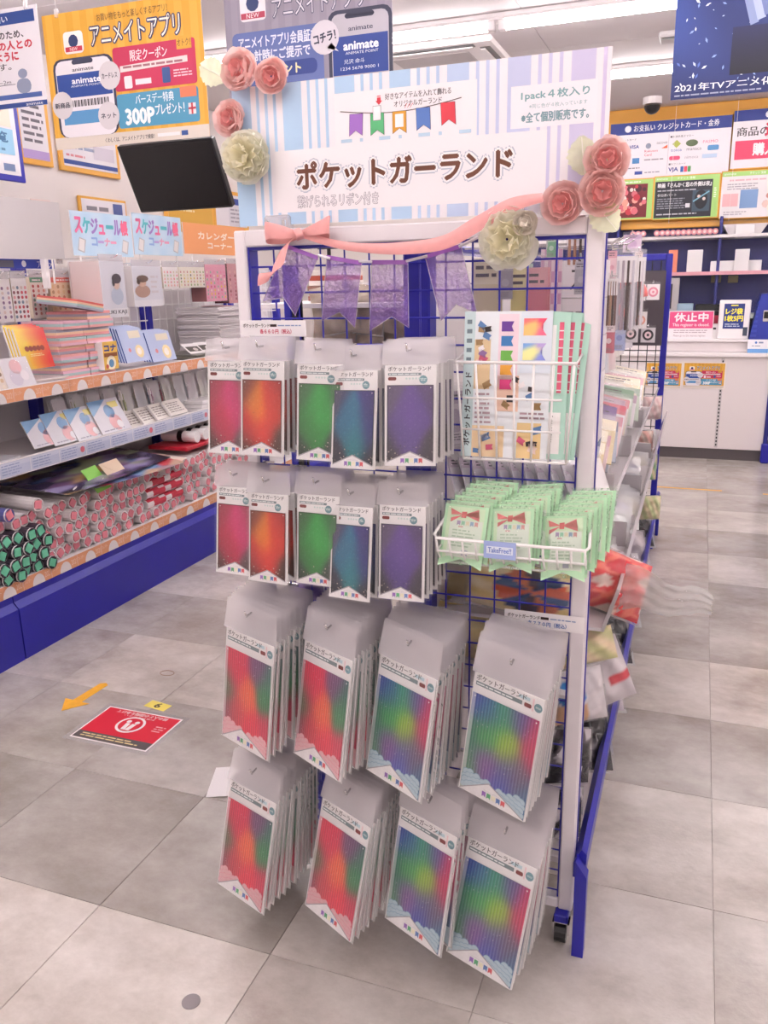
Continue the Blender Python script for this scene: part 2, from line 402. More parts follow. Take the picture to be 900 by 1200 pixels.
rp('top_channel', MB().box(IX0, IX1, RY-.006, RY+.02, RTOP-.038, RTOP-.032), BLUE)
x = -.8126 - .0513
while x < IX1 - .01:
    if x > IX0: rp('wire', MB().tube([(x, RY, .1), (x, RY, RTOP-.034)], .0019, 5), BLUE)
    x += .0513
z = 1.4855 - .0513
while z > .11:
    rp('wire', MB().tube([(IX0, RY-.003, z), (IX1, RY-.003, z)], .0019, 5), BLUE); z -= .0508
for s in (0, 1):
    X = RX0 + .02 if s == 0 else RX1 - .02
    rp('foot_bar', MB().bbox(X-.015, X+.015, RY-.035, RY+.06, .055, .075, .003), BLUE)
    for yy in (RY-.02, RY+.045):
        cs = rp('caster', MB().tube([(X-.012, yy, .027), (X+.012, yy, .027)], .024, 14), BLACK)
        obj('fork', MB().box(X-.018, X-.014, yy-.012, yy+.012, .025, .056).box(X+.014, X+.018, yy-.012, yy+.012, .025, .056).box(X-.018, X+.018, yy-.012, yy+.012, .053, .056), CHROME, cs)
# ---------------------------------------------------------------- the sign on top of the rack
SX, SZ, SY = -.525, 1.513, 1.553
sign = thing('header_sign', 'pastel striped header sign with brown title on top of the rack', 'sign', (SX, SY, SZ))
SW, SH = .3565, .252
obj('board', MB().box(-SW, SW, -.0025, .0025, 0, SH), PAPERW, sign)
a = Art(-.0027, .0003)
a.rect(-SW, 0, SW, SH, '#f1edf3', 0)
def stripe_col(x):
    t = min(max((x + .05) / .4, 0), 1); return mixc((178, 208, 236), (214, 202, 232), t)
x = -SW; k = 0
pat = [.04, .012, .006, .012, .006, .012, .006, .014]
while x < SW - .001:
    wd = pat[k % 8]
    if k % 2 == 0: a.rect(x, 0, min(x + wd, SW), SH, stripe_col(x), 1)
    x += wd; k += 1
a.rect(-.27, .022, .254, .134, '#f4f0f4', 2)
a.rect(-.142, .134, .130, .224, '#f4f0f4', 2)
for k in range(14):
    if k % 2 == 0: a.rect(-.13 + k*.019, .139, -.13 + k*.019 + (.022 if k % 4 == 0 else .006), .145, '#bcd6ea', 3)
T = 'ポケットガーランド'
bx = (-.224, .062, .194, .110)
a.text(T, *bx, '#c0c5d4', 3, .16)
a.text(T, *bx, '#f8f6f8', 4, .11)
a.text(T, *bx, '#6a4030', 5, .04)
a.text('繋げられるリボン付き', -.225, .029, -.058, .051, '#9a95a2', 3, .055); a.text('繋げられるリボン付き', -.225, .029, -.058, .051, '#f4f0f4', 4)
a.text('好きなアイテムを入れて飾れる', -.041, .205, .083, .216, '#4c4348', 3, .012)
a.text('オリジナルガーランド', -.024, .192, .066, .202, '#4c4348', 3, .012)
for i in range(20):
    u = i/20; v = (i+1)/20; f = lambda t: (-.13 + .232*t, .193 - .011*math.sin(math.pi*t) + .004*t)
    (x0, z0), (x1, z1) = f(u), f(v); a.poly([(x0, z0-.0007), (x1, z1-.0007), (x1, z1+.0007), (x0, z0+.0007)], '#5a4a48', 4)
for x_, z_, c, sk in ((-.098, .187, '#a070c4', -.002), (-.057, .185, '#58b478', 0), (-.014, .185, '#e0a23c', 0), (.031, .187, '#5a7cc0', .001), (.077, .192, '#dd4452', .002)):
    a.pennant(x_, z_, .027, .038, '#4a4250', 4, .24, sk); a.pennant(x_, z_-.0006, .0256, .0363, c, 5, .24, sk)
a.rect(-.065, .172, -.049, .197, '#8a8a90', 6); a.rect(-.0642, .1728, -.0498, .1962, '#f8f6f8', 7)
a.rect(-.022, .158, -.006, .180, '#f8f6f8', 6)
a.rect(-.0565, .205, -.0495, .2105, '#cf3c4a', 4); a.rect(-.0565, .212, -.0495, .2135, '#cf3c4a', 4); a.poly([(-.0595, .205), (-.053, .198), (-.0465, .205)], '#cf3c4a', 4)
for k in range(3): a.poly([(-.004+k*.005, .189), (-.003+k*.005, .189), (.001+k*.006, .196), (-.0005+k*.006, .196)], '#d0606a', 4)
a.rect(.19, .139, .336, .206, '#f4f0f6', 2)
a.text('1pack４枚入り', .208, .181, .323, .197, '#7fa9ae', 3, .03)
a.text('※同じ色が４枚入っています', .222, .169, .320, .176, '#8fb0b6', 3)
a.text('※全て個別販売です。', .209, .147, .323, .163, '#7f9fa8', 3, .04)
obj('print', a, PRINT, sign)
clipm = film('clip_plastic', .3, .7, c='#f1edf0', rough=.15)
for x_ in (-.27, .235):
    cl = obj('clip', MB().bbox(x_-.028, x_+.028, -.012, .012, -.03, .018, .004), clipm, sign)
    for s in (-.018, .018): obj('clip_spring', MB().tube([(x_+s, -.014, -.006), (x_+s, -.014, .008)], .004, 8), CHROME, cl)

# ---------------------------------------------------------------- paper flowers
def translucent(m, f=.55):
    nt = m.node_tree; b = nt.nodes['Principled BSDF']; tl = nt.nodes.new('ShaderNodeBsdfTranslucent'); mx = nt.nodes.new('ShaderNodeMixShader'); mx.inputs[0].default_value = f
    tl.inputs[0].default_value = b.inputs['Base Color'].default_value
    src = b.inputs['Base Color'].links[0].from_socket; nt.links.new(src, tl.inputs[0])
    nt.links.new(b.outputs[0], mx.inputs[1]); nt.links.new(tl.outputs[0], mx.inputs[2]); nt.links.new(mx.outputs[0], nt.nodes['Material Output'].inputs['Surface'])
PINK = mat('pink_petal', '#fadcd8', .65, noise=.1, scale=60); PINKD = mat('pink_heart_petal', '#f4b4b2', .65, noise=.1, scale=60)
CREAM = mat('cream_petal', '#fffef2', .65, noise=.08, scale=60); CREAMD = mat('yellow_heart_petal', '#fdf9e4', .65, noise=.1, scale=60)
LEAF = mat('pale_leaf', '#eef0d2', .55, noise=.12, scale=40)
for m_ in (PINK, PINKD, CREAM, CREAMD, LEAF): translucent(m_)
def petal_mesh(wd, ln, cup, curl, ruffle, seed):
    rs = random.Random(seed); ph = rs.random()*6
    def fn(u, v):
        s = (u - .5) * 2; half = wd * (math.sin(math.pi * min(v * .62 + .12, 1)) ** .8)
        x = s * half; z = ln * v * (1 - .12 * s * s * v)
        y = -cup * (1 - s*s*.9) * math.sin(v*2.2) + curl * v**3 - ruffle * math.sin(s*5+ph) * v*v
        return (x, -y, z)
    me = MB().surf(fn, 6, 5).mesh('petal', True); return me
PET = {}
def petal(kind, i):
    k = (kind, i)
    if k not in PET:
        ln, wd, cup = {'in': (.011, .0085, .004), 'mid': (.016, .012, .005), 'out': (.022, .015, .005), 'frill': (.02, .009, .003)}[kind]
        PET[k] = petal_mesh(wd, ln, cup, {'in': -.002, 'mid': .004, 'out': .009, 'frill': .003}[kind], .0012 if kind != 'frill' else .003, i*13+len(kind))
    return PET[k]
def flower(name, label, p, rad, kind, face=(0, 0), seed=0):
    """petals in rings opening towards local -y; p is the flower's heart"""
    rs = random.Random(seed); sc = rad / .024
    t = thing(name, label, 'flower', p, (R(face[0]), 0, R(face[1])), 'paper flowers on the rack sign')
    t.scale = (sc, sc, sc)
    m, md = (PINK, PINKD) if kind == 'rose' else (CREAM, CREAMD)
    rings = [('in', 3, 8, .001, -.006), ('in', 4, 25, .003, -.004), ('mid', 5, 42, .004, -.002), ('mid', 5, 58, .005, 0), ('out', 6, 72, .005, .002), ('out', 6, 88, .004, .004)] if kind == 'rose' else \
            [('frill', 5, 30, .001, -.008), ('frill', 7, 48, .002, -.007), ('frill', 8, 60, .004, -.005), ('frill', 9, 70, .006, -.002), ('out', 8, 74, .005, .001), ('out', 8, 88, .006, .004)]
    for ri, (kd, n, open_, r0, yb) in enumerate(rings):
        for i in range(n):
            a_ = 2*math.pi*(i + ri*.37)/n + rs.uniform(-.15, .15); op = R(open_ + rs.uniform(-7, 7))
            me = petal(kd, rs.randrange(3))
            o = bpy.data.objects.new('petal', me); col.objects.link(o); o.parent = t
            # local petal grows along z; lean it outward by op from -y, spun by a_ about y
            M_ = Matrix.Rotation(a_, 4, 'Y') @ Matrix.Translation((0, yb, r0)) @ Matrix.Rotation(math.pi/2 - op, 4, 'X')
            s_ = rs.uniform(.9, 1.12); o.matrix_local = M_ @ Matrix.Scale(s_, 4)
            if not me.materials: me.materials.append(m)
            o.material_slots[0].link = 'OBJECT'; o.material_slots[0].material = md if ri < 2 else m
    return t
def fl(px, py, y): return at(px, py, 'Y', y)
flower('paper_rose', 'left of two pink paper roses side by side at the sign\'s top left', fl(283, 83, 1.53), .036, 'rose', (-8, -10), 1)
flower('paper_rose', 'right of two pink paper roses side by side at the sign\'s top left', fl(319, 90, 1.53), .030, 'rose', (5, 12), 2)
flower('paper_rose', 'small pink paper rose above the big cream flower at left', fl(271, 139, 1.53), .031, 'rose', (0, -6), 3)
flower('paper_rose', 'pink paper rose, topmost of the three at the sign\'s lower right', fl(711, 189, 1.53), .036, 'rose', (-10, 10), 4)
flower('paper_rose', 'pink paper rose, middle of the three at the sign\'s lower right', fl(706, 224, 1.52), .036, 'rose', (5, 5), 5)
flower('paper_rose', 'pink paper rose, leftmost of the three at the sign\'s lower right', fl(661, 239, 1.53), .034, 'rose', (0, -8), 6)
flower('paper_peony', 'big cream paper flower at the left edge of the sign', fl(290, 184, 1.525), .044, 'peony', (0, 4), 7)
flower('paper_peony', 'big cream paper flower below the sign at right', fl(597, 280, 1.515), .046, 'peony', (4, -4), 8)
flower('paper_rosebud', 'small ivory rosebud on top of the lower right cream flower', fl(616, 261, 1.49), .020, 'peony2' if False else 'rose', (0, 0), 9)
for o_ in [o for o in col.objects if o.parent and o.parent.name.startswith('paper_rosebud')]: o_.material_slots[0].material = mat('ivory_petal', '#f0e6da', .65)
def leaf(label, p, ln, ang, seed):
    t = thing('paper_leaf', label, 'leaf', p, (0, -R(ang), 0), 'paper leaves on the rack sign')
    def fn(u, v):
        s = (u-.5)*2; w_ = .42*ln*math.sin(math.pi*min(v*.93+.05, 1))**.8 * (1+.08*math.sin(v*40))
        return (s*w_, -.006*math.sin(v*3) - abs(s)*.005 + .0015*math.sin(v*22)*abs(s), ln*v)
    obj('blade', MB().surf(fn, 6, 20), LEAF, t, smooth=True)
    obj('vein', MB().tube([(0, -.006*math.sin(v*3)-.0012, ln*v) for v in (0, .25, .5, .75, .97)], .0009, 5), CREAM, t)
leaf('pale green paper leaf left of the topmost pink roses', fl(266, 93, 1.54), .062, 62, 1)
leaf('pale green paper leaf standing beside the right-hand roses', fl(686, 205, 1.537), .062, 8, 2)
leaf('pale green paper leaf pointing down under the right-hand roses', fl(696, 238, 1.528), .062, -138, 3)

# ---------------------------------------------------------------- ribbon
RIB = mat('pink_satin_ribbon', '#eaa6a4', .35, noise=.05, scale=80, spec=.6)
def ribbon(pts, wd, nseg=10, tw=None, name='ribbon'):
    """band through pts (x,y,z), with half width wd set along direction tw[i] (angle in the x,z plane)"""
    P = [Vector(p) for p in pts]; n = len(P)
    def cr(i, f):
        p0, p1, p2, p3 = P[max(i-1, 0)], P[i], P[min(i+1, n-1)], P[min(i+2, n-1)]
        return .5*((2*p1) + (p2-p0)*f + (2*p0-5*p1+4*p2-p3)*f*f + (3*p1-p0-3*p2+p3)*f**3)
    def fn(u, v):
        t = v*(n-1); i = min(int(t), n-2); f = t-i; c = cr(i, f)
        aa = R(tw[i] + (tw[i+1]-tw[i])*f); ww = wd[i]+(wd[i+1]-wd[i])*f if isinstance(wd, (list, tuple)) else wd
        s = (u-.5)*2
        return c + Vector((math.cos(aa)*ww*s, .002*s*s, math.sin(aa)*ww*s))
    return MB().surf(fn, 4, nseg*(n-1))
def RP(px, py, y): v = at(px, py, 'Y', y); return (v.x, v.y, v.z)
bow = thing('ribbon_bow', 'pink satin bow tied at the rack\'s top left corner', 'bow', at(349, 275, 'Y', 1.53))
def bp_(name, mb): 
    o = obj(name, mb, RIB, bow, smooth=True); o.location = -bow.location; return o
bp_('loop', ribbon([RP(352, 275, 1.525), RP(331, 272, 1.505), RP(312, 270, 1.50), RP(313, 276, 1.52), RP(333, 278, 1.53), RP(352, 276, 1.528)], [.004, .012, .016, .016, .012, .004], 6, [95, 95, 92, 92, 95, 95]))
bp_('loop', ribbon([RP(350, 274, 1.525), RP(370, 268, 1.505), RP(385, 263, 1.50), RP(383, 272, 1.52), RP(366, 274, 1.53), RP(350, 275, 1.528)], [.004, .012, .016, .016, .012, .004], 6, [80, 80, 85, 85, 80, 80]))
bp_('knot', ribbon([RP(346, 268, 1.515), RP(349, 272, 1.503), RP(351, 277, 1.503), RP(352, 281, 1.515)], .008, 4, [15, 15, 15, 15]))
bp_('tail', ribbon([RP(346, 277, 1.52), RP(333, 290, 1.515), RP(326, 310, 1.51), RP(318, 323, 1.505), RP(302, 328, 1.5)], [.006, .011, .012, .012, .012], 6, [20, 30, 10, 50, 80]))
swag = ribbon([RP(355, 275, 1.52), RP(385, 284, 1.515), RP(420, 290, 1.51), (at(470, 291, 'Y', 1.505)), RP(520, 284, 1.5), RP(560, 262, 1.5), RP(600, 240, 1.5), RP(636, 231, 1.515)], [.006, .007, .008, .011, .012, .013, .012, .007], 8, [70, 80, 88, 90, 100, 125, 115, 100])
tag(obj('ribbon', swag, RIB, smooth=True), 'long pink satin ribbon sweeping from the bow to the right-hand roses', 'ribbon')

# ---------------------------------------------------------------- purple sample garland
PURP = film('purple_organza', .55, .8, c='#8a66b4', rough=.3, bump=.5, bscale=120)
PURPD = mat('purple_tape', '#9a5fb8', .3); EDGE = mat('silver_edge', '#b9b0bd', .35, metal=.5)
gar = thing('sample_garland', 'sample garland of translucent purple pennants under the sign', 'garland', (0, 0, 0))
FLG = [[(335, 287), (373, 301), (346, 370), (331, 349), (308, 353)], [(383, 300), (424, 307), (416, 384), (397, 366), (377, 376)], [(436, 306), (478, 306), (479, 384), (458, 371), (433, 388)], [(498, 300), (540, 287), (559, 367), (534, 357), (517, 376)], [(585, 280), (622, 268), (640, 350), (618, 338), (600, 352)]]
for k, f in enumerate(FLG[:4]):
    yy = 1.535 - .003*(k % 2); P = [at(x, y, 'Y', yy) for x, y in f]
    mb = MB()
    def fn(u, v, P=P):
        top = P[0].lerp(P[1], u)
        bot = P[4].lerp(P[3], u*2) if u < .5 else P[3].lerp(P[2], (u-.5)*2)
        q = top.lerp(bot, v); return (q.x, q.y + .004*math.sin(u*3.1)*v, q.z)
    fo = obj('pennant', MB().surf(fn, 8, 8), PURP, gar, smooth=True)
    pl = [fn(0, v/6) for v in range(7)] + [fn(u/6, 1) for u in range(1, 7)] + [fn(1, 1-v/6) for v in range(1, 7)]
    obj('edging', MB().tube(pl, .0008, 4), EDGE, fo)
    obj('glitter', MB().add([p for g in range(60) for p in (lambda c: [(c[0], c[1]-.0012, c[2]), (c[0]+.0012, c[1]-.0012, c[2]), (c[0], c[1]-.0012, c[2]+.0012)])(fn(random.random(), 1-random.random()**2*.3))], [(3*g, 3*g+1, 3*g+2) for g in range(60)]), mat('dark_glitter', '#4a3350', .3, metal=.4), fo)
    obj('top_tape', MB().surf(lambda u, v: tuple(P[0].lerp(P[1], u) + Vector((0, -.002, -.006+.008*v))), 6, 1), PURPD, fo)
LINK = mat('white_link', '#efeaf2', .35)
for a_, b_ in (((373, 299), (387, 303)), ((421, 306), (436, 307)), ((476, 306), (501, 300)), ((538, 289), (560, 278))):
    obj('link', MB().tube([at(*a_, 'Y', 1.53), at((a_[0]+b_[0])/2, (a_[1]+b_[1])/2, 'Y', 1.528), at(*b_, 'Y', 1.53)], .003, 6), LINK, gar, smooth=True)

# ---------------------------------------------------------------- price tags
def price_tag(label, x, z, wd, ht, txt, ct, rotz=0):
    t = thing('price_tag', label, 'tag', (x, RY-.0215, z), (0, 0, R(rotz)))
    obj('card', MB().box(-wd/2, wd/2, 0, .001, -ht/2, ht/2), PAPERW, t)
    a = Art(-.0002)
    a.text('ポケットガーランド', -wd*.46, ht*.06, -wd*.05, ht*.3, '#5a5350', 1, .03); a.rect(-wd*.04, ht*.1, wd*.06, ht*.26, '#3a2a28', 1); a.lines(wd*.08, ht*.1, wd*.45, ht*.26, 1, '#8fa2c8', 1)
    a.text(txt, -wd*.2, -ht*.33, wd*.28, -ht*.04, ct, 1, .03)
    obj('print', a, PRINT, t)
price_tag('white price tag with red figures at the rack\'s upper left', -.812, 1.314, .148, .032, '各６６０円（税込）', '#c03858')
price_tag('white price tag with blue figures at the rack\'s lower right', -.246, .747, .158, .034, '各７７０円（税込）', '#5a7cb8')
# ---------------------------------------------------------------- garland packs on hooks
CARD = mat('pack_card', rough=.4, attr='Col', spec=.4)
FLAGM = mat('holographic_flag', rough=.28, attr='Col', noise=.06, scale=160, coat=.3)
def vivid(c, k=1.08):
    m = sum(c)/3; return tuple(min(255, max(0, m + (x-m)*k)) for x in c)
def rbf(pts, k=13):
    def f(u, v):
        W = 0; c = [0, 0, 0]
        for pu, pv, pc in pts:
            w_ = math.exp(-k*((u-pu)**2 + (v-pv)**2)*1.6) + 1e-6; W += w_
            for i in range(3): c[i] += w_*pc[i]
        return tuple(x/W for x in c)
    return lambda u, v: vivid(f(u, v))
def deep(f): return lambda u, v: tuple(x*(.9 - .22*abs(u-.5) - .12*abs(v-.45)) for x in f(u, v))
SMALL = {
 'pink': ('pink', rbf([(0, 0, (196, 60, 92)), (1, 0, (196, 74, 104)), (.6, .35, (226, 62, 130)), (.3, .6, (206, 44, 84)), (0, 1, (120, 70, 72)), (1, 1, (124, 92, 100))])),
 'red': ('red and orange', rbf([(0, 0, (150, 66, 40)), (1, 0, (196, 40, 40)), (.35, .4, (246, 140, 36)), (.8, .3, (232, 60, 40)), (.1, .7, (226, 40, 44)), (.5, .75, (236, 60, 50)), (0, 1, (90, 40, 36)), (1, 1, (96, 66, 56))])),
 'green': ('green', rbf([(0, 0, (60, 130, 70)), (1, 0, (44, 140, 66)), (.5, .35, (52, 178, 76)), (.3, .6, (40, 150, 62)), (0, 1, (50, 74, 60)), (1, 1, (60, 80, 70))])),
 'blue': ('blue and teal', rbf([(0, 0, (66, 70, 120)), (1, 0, (58, 52, 140)), (.4, .4, (30, 120, 160)), (.6, .65, (30, 140, 150)), (.9, .5, (46, 56, 140)), (0, 1, (44, 46, 70)), (1, 1, (44, 44, 66))])),
 'purple': ('purple', rbf([(0, 0, (112, 94, 136)), (1, 0, (96, 70, 136)), (.5, .4, (110, 76, 168)), (.4, .65, (92, 66, 150)), (0, 1, (58, 44, 66)), (1, 1, (62, 50, 72))])),
}
LARGE = {
 'red': ('red rainbow', rbf([(0, 0, (206, 40, 70)), (.3, .1, (214, 40, 76)), (.75, .05, (112, 66, 108)), (1, .15, (60, 116, 104)), (.95, .35, (52, 132, 78)), (.05, .42, (84, 110, 72)), (.5, .45, (236, 104, 64)), (.2, .25, (214, 44, 74)), (.3, .65, (200, 60, 70)), (.6, .75, (226, 48, 72)), (0, .7, (150, 66, 84)), (.5, 1, (224, 60, 84)), (1, .7, (206, 56, 84))], 24), '#ecbcc2', '#e9a3ae'),
 'blue': ('blue-green rainbow', rbf([(0, 0, (46, 66, 160)), (.25, .12, (36, 96, 150)), (.5, .1, (40, 146, 110)), (.75, .05, (86, 74, 140)), (1, .1, (196, 40, 92)), (1, .35, (196, 52, 90)), (.6, .38, (160, 196, 50)), (.3, .35, (60, 160, 76)), (0, .45, (56, 120, 100)), (.05, .75, (90, 140, 110)), (.35, .65, (126, 84, 150)), (.65, .62, (90, 86, 150)), (.85, .6, (110, 90, 110)), (.6, .85, (70, 84, 176)), (1, .8, (70, 110, 150))], 24), '#bcd2dc', '#8fb4c8'),
}
def mini_flags(a, cx, z, s, l):
    for k, c in enumerate(('#9a6cc0', '#5cb07c', '#f6f0d8', '#5d80bc', '#df5a62')): a.pennant(cx + (k-2)*s*1.25, z, s, s*1.35, c, l, .3)
def pack_card(kind, W, H, big):
    """printed card, origin at its top centre"""
    a = Art(-.0013, .00025); h = W/2
    a.box(-h, h, -.001, .001, -H, 0, '#f1eeee')
    hs = .040 if big else .036
    a.text('ポケットガーランド', -h+.006, -.016 if big else -.0115, h*.52 if big else h*.8, -.004 if big else -.003, '#3d3a3e', 1, .02)
    a.rect(h*.3, -.0145, h*.62, -.008, '#c3dae2', 0) if big else None
    a.rect(-h+.006, -.0265 if big else -.019, h*.42, -.0185 if big else -.0145, '#7d8c90', 1)
    a.lines(-h+.008, -.0255 if big else -.0187, h*.4, -.0195 if big else -.0148, 1, '#eef2f2', 2)
    a.rrect(*( (h*.48, -.027, h*.68, -.019) if big else (-h+.006, -.0275, -h+.021, -.0215)), '#7c2f2c', 1, .0025)
    if not big:
        for k in range(6): a.circ(-h*.15 + k*.0058, -.0245, .002, '#cfe0dc', 1, 6)
    a.circ(h*.86 if big else h*.5, -.02 if big else -.0265, .0085 if big else .0075, '#6d949c', 1, 12); a.lines(h*.79 if big else h*.4, -.022 if big else -.029, h*.94 if big else h*.62, -.018 if big else -.024, 2, '#e6eff0', 2, rag=.1)
    if big: a.rect(h*.7, -.03, h*.74, -.006, '#f0d0d4', 1)
    return a.mesh('card')
def pack_flag(kind, W, H, big, nu, nv):
    """the pennant behind the window, notched at the foot by a white corner piece with little flags"""
    m = Art(-.0026, .0002); h = W/2 - (.003 if big else .0045); top = -.042 if big else -.036
    e = -H + (.001 if big else .006); ap = -H + H*(.15 if big else .135); ax = -.06*W if big else 0
    front = nv > 20; rs = random.Random(len(kind)*7 + big)
    if big: nm, cf, cl, cl2 = LARGE[kind]
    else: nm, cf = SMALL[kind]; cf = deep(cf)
    def cc(u, v):
        c = cf(u, v)
        if big:
            if u < .05: return mixc((222, 220, 222), c, .3)
            k = int(u*nu + .5) % 3
            c = mixc(c, (240, 235, 250), .2) if k == 0 else mixc(c, (20, 20, 60), .16) if k == 1 else c
        return c
    def bot(x): return e + (ap-e)*max(0, 1-abs(x-ax)/(h + (ax if x < ax else -ax)))
    m.surf(lambda u, v: (-h+2*h*u, m.Y(0), top+(e-top)*v), nu, nv, cf=cc)
    if big and front:
        for s_ in (-1, 1):                      # scalloped clouds in the lower corners
            for r_ in range(4):
                for k in range(7):
                    x = s_*(h - .006 - k*.0095 - (.004 if r_ % 2 else 0)); z = e + .008 + r_*.0085
                    if z > e + .040 - k*.0042 and r_: continue
                    rr = .0075 + .002*rs.random()
                    if abs(x) + rr > h: rr = h - abs(x)
                    if rr < .003: continue
                    m.circ(x, z + (ap-e)*.55*max(0, 1-abs(x-ax)/h), rr, cl2, 1+.3*(4-r_), 12); m.circ(x, z + (ap-e)*.55*max(0, 1-abs(x-ax)/h) - .0006, rr*.9, cl, 1.15+.3*(4-r_), 12)
        for k in range(40):
            x, z = rs.uniform(-h*.85, h*.9), top - rs.uniform(.01, .15); m.rect(x, z, x+.0009, z+.0009, '#f0ecf6', 1)
        for s_ in (-1, 1): m.circ(s_*h*.92, top-.006, .0016, '#f6f4f6', 1, 8)
    elif big: m.rect(-h, e, h, e+.04, cl, 1)
    if not big and front:                       # dark frame, dot damask and lace corners
        dk = tuple(x*.38 for x in cf(.5, .95)); b = .0014
        for x0, z0, x1, z1 in ((-h, top-b, h, top), (-h, e, -h+b, top), (h-b, e, h, top)): m.rect(x0, z0, x1, z1, dk, 2)
        for i_ in range(9):
            for j_ in range(15):
                x = -h*.86 + i_*h*.215; z = top - .008 - j_*.0078; c = cf(.5+x/(2*h), (top-z)/(top-e)); m.circ(x, z, .0013 if (i_+j_) % 2 else .0007, mixc(c, (255, 255, 255) if (i_+j_) % 3 else (20, 16, 24), .16), 1, 6)
        for k in range(60):
            s_ = rs.choice((-1, 1)); x = s_*(h - rs.random()**1.6*h*.9); z = bot(x) + rs.random()**2*.02; m.circ(x, z, rs.uniform(.0006, .0014), dk if k % 3 else (196, 180, 170), 2, 5)
        for s_ in (-1, 1): m.circ(s_*h*.88, top-.005, .001, '#efeaea', 2, 6)
    w_ = W/2 - .0005
    m.poly([(-w_, -H+.0004), (w_, -H+.0004), (w_, e), (ax, ap), (-w_, e)], '#f3f0f1', 4)
    for x0 in (-h, h):
        m.poly([(x0, e), (ax, ap), (ax, ap+.0022), (x0, e+.0022)], '#aaa6ac', 4.4)
    mini_flags(m, W*.03, -H + (.0185 if big else .0135), .0085 if big else .0066, 5)
    if front: m.text('pocket garland', -W*.12, -H + (.0205 if big else .0155), W*.13, -H + (.0232 if big else .0175), '#c4bfc4', 5)
    return m.mesh('pennant', False)
def lin255(s): s = s.lstrip('#'); return tuple(int(s[i:i+2], 16) for i in (0, 2, 4))
def pack_bag(W, H, big):
    """clear sleeve around the card, a shallow pillow"""
    h = W/2 + .004; z0, z1 = -H-.004, .002
    def fr(u, v): s = (u-.5)*2; t = (v-.5)*2; return (h*s, -.0042 - (.004 if big else .006)*(1-s**4)*(1-t**4), z0+(z1-z0)*v)
    return MB().surf(fr, 6, 8).surf(lambda u, v: (h*(.5-u)*2, .002, z0+(z1-z0)*v), 1, 1).mesh('sleeve', True)
def pack_header(W, hd):
    h = W/2 + .004; n = 6
    def fn(u, v): s = (u-.5)*2; return (h*s, -.0026 + .0035*math.sin(v*2.6+s), .0 + hd*v)
    m = MB().surf(fn, 6, 4)
    return m.mesh('header_flap', True)
PROTO = {}
def pack_meshes(kind, big, front):
    k = (kind, big, front)
    if k not in PROTO:
        W, H, hd = (.15, .248, .066) if big else (.093, .18, .043)
        if big: nu, nv = (66, 60) if front else (12, 10)
        else: nu, nv = (30, 50) if front else (6, 8)
        ck, sk = ('card', kind, big), ('bag', big)
        if ck not in PROTO: PROTO[ck] = pack_card(kind, W, H, big)
        if sk not in PROTO: PROTO[sk] = (pack_bag(W, H, big), pack_header(W, hd))
        PROTO[k] = (PROTO[ck], pack_flag(kind, W, H, big, nu, nv)) + PROTO[sk]
    return PROTO[k]
def make_pack(kind, big, front, M_, label, group):
    me = pack_meshes(kind, big, front)
    t = thing('garland_pack', label, 'garland pack', group=group); t.matrix_world = M_
    obj('card', me[0], CARD, t); obj('pennant', me[1], FLAGM, t); obj('sleeve', me[2], CLEAR, t); obj('header_flap', me[3], HEADER, t)
    return t
def hook(x, z, y1, label, tip=.012):
    y0 = RY - .004
    m = MB().tube([(x, y0, z-.02), (x, y0-.004, z), (x, (y0+y1)/2, z), (x, y1, z), (x, y1-.006, z+tip)], .0022, 6)
    t = thing('display_hook', label, 'hook', (x, RY, z), group='chrome hooks on the mesh rack')
    obj('prong', m, CHROME, t, (-x, -RY, -z), smooth=True)
    obj('mount', MB().box(-.02, .02, -.006, -.002, -.004, .002), CHROME, t)
def stack(kind, big, cx, cy, cz, yaw, tilt, roll, n, step, where, name, fan=.85, back=0):
    """n packs on one hook; (cx,cy,cz) is the front card's centre"""
    W, H, hd = (.15, .248, .066) if big else (.093, .18, .043)
    Rm = Matrix.Rotation(R(yaw), 4, 'Z') @ Matrix.Rotation(R(tilt), 4, 'X') @ Matrix.Rotation(R(roll), 4, 'Y')
    hole = Vector((cx, cy, cz)) + Rm @ Vector((0, 0, H/2 + hd - .014))
    hook(hole.x, hole.z - .002, hole.y - .02, 'chrome hook holding packs, ' + where.replace('on the ', ''))
    for i in range(n):
        f = i/max(n-1, 1)
        rs = random.uniform
        tl = tilt*(1 - f*fan) + (rs(-.5, .5) if i else 0); yw = yaw*(1 - f*(.75 if big else .35)) + (rs(-.8, .8) if i else 0); rl = roll + (rs(-.6, .6) if i else 0)
        Q = Matrix.Rotation(R(yw), 4, 'Z') @ Matrix.Rotation(R(tl), 4, 'X') @ Matrix.Rotation(R(rl), 4, 'Y')
        p = hole + Vector((rs(-.002, .002) if i else 0, i*step, rs(-.002, .002) if i else 0))
        M_ = Matrix.Translation(p) @ Q @ Matrix.Translation((0, 0, -hd + .014))
        if i == 0: make_pack(kind, big, True, M_, f'front {name} pennant pack {where}', 'front pennant packs')
        else: make_pack(kind, big, False, M_, f'{name} pack behind the front one {where}', f'packs behind the front {where}')
ORD = ['leftmost', 'second', 'third', 'fourth', 'fifth']
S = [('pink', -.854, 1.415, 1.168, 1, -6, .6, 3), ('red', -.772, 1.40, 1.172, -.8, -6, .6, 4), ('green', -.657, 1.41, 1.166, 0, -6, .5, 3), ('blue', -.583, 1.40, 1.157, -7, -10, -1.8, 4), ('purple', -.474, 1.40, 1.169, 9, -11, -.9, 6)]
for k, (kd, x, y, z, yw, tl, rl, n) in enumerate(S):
    stack(kd, False, x, y, z, yw, tl, rl, n, .021, f'on the {ORD[k]} hook of the top row', SMALL[kd][0])
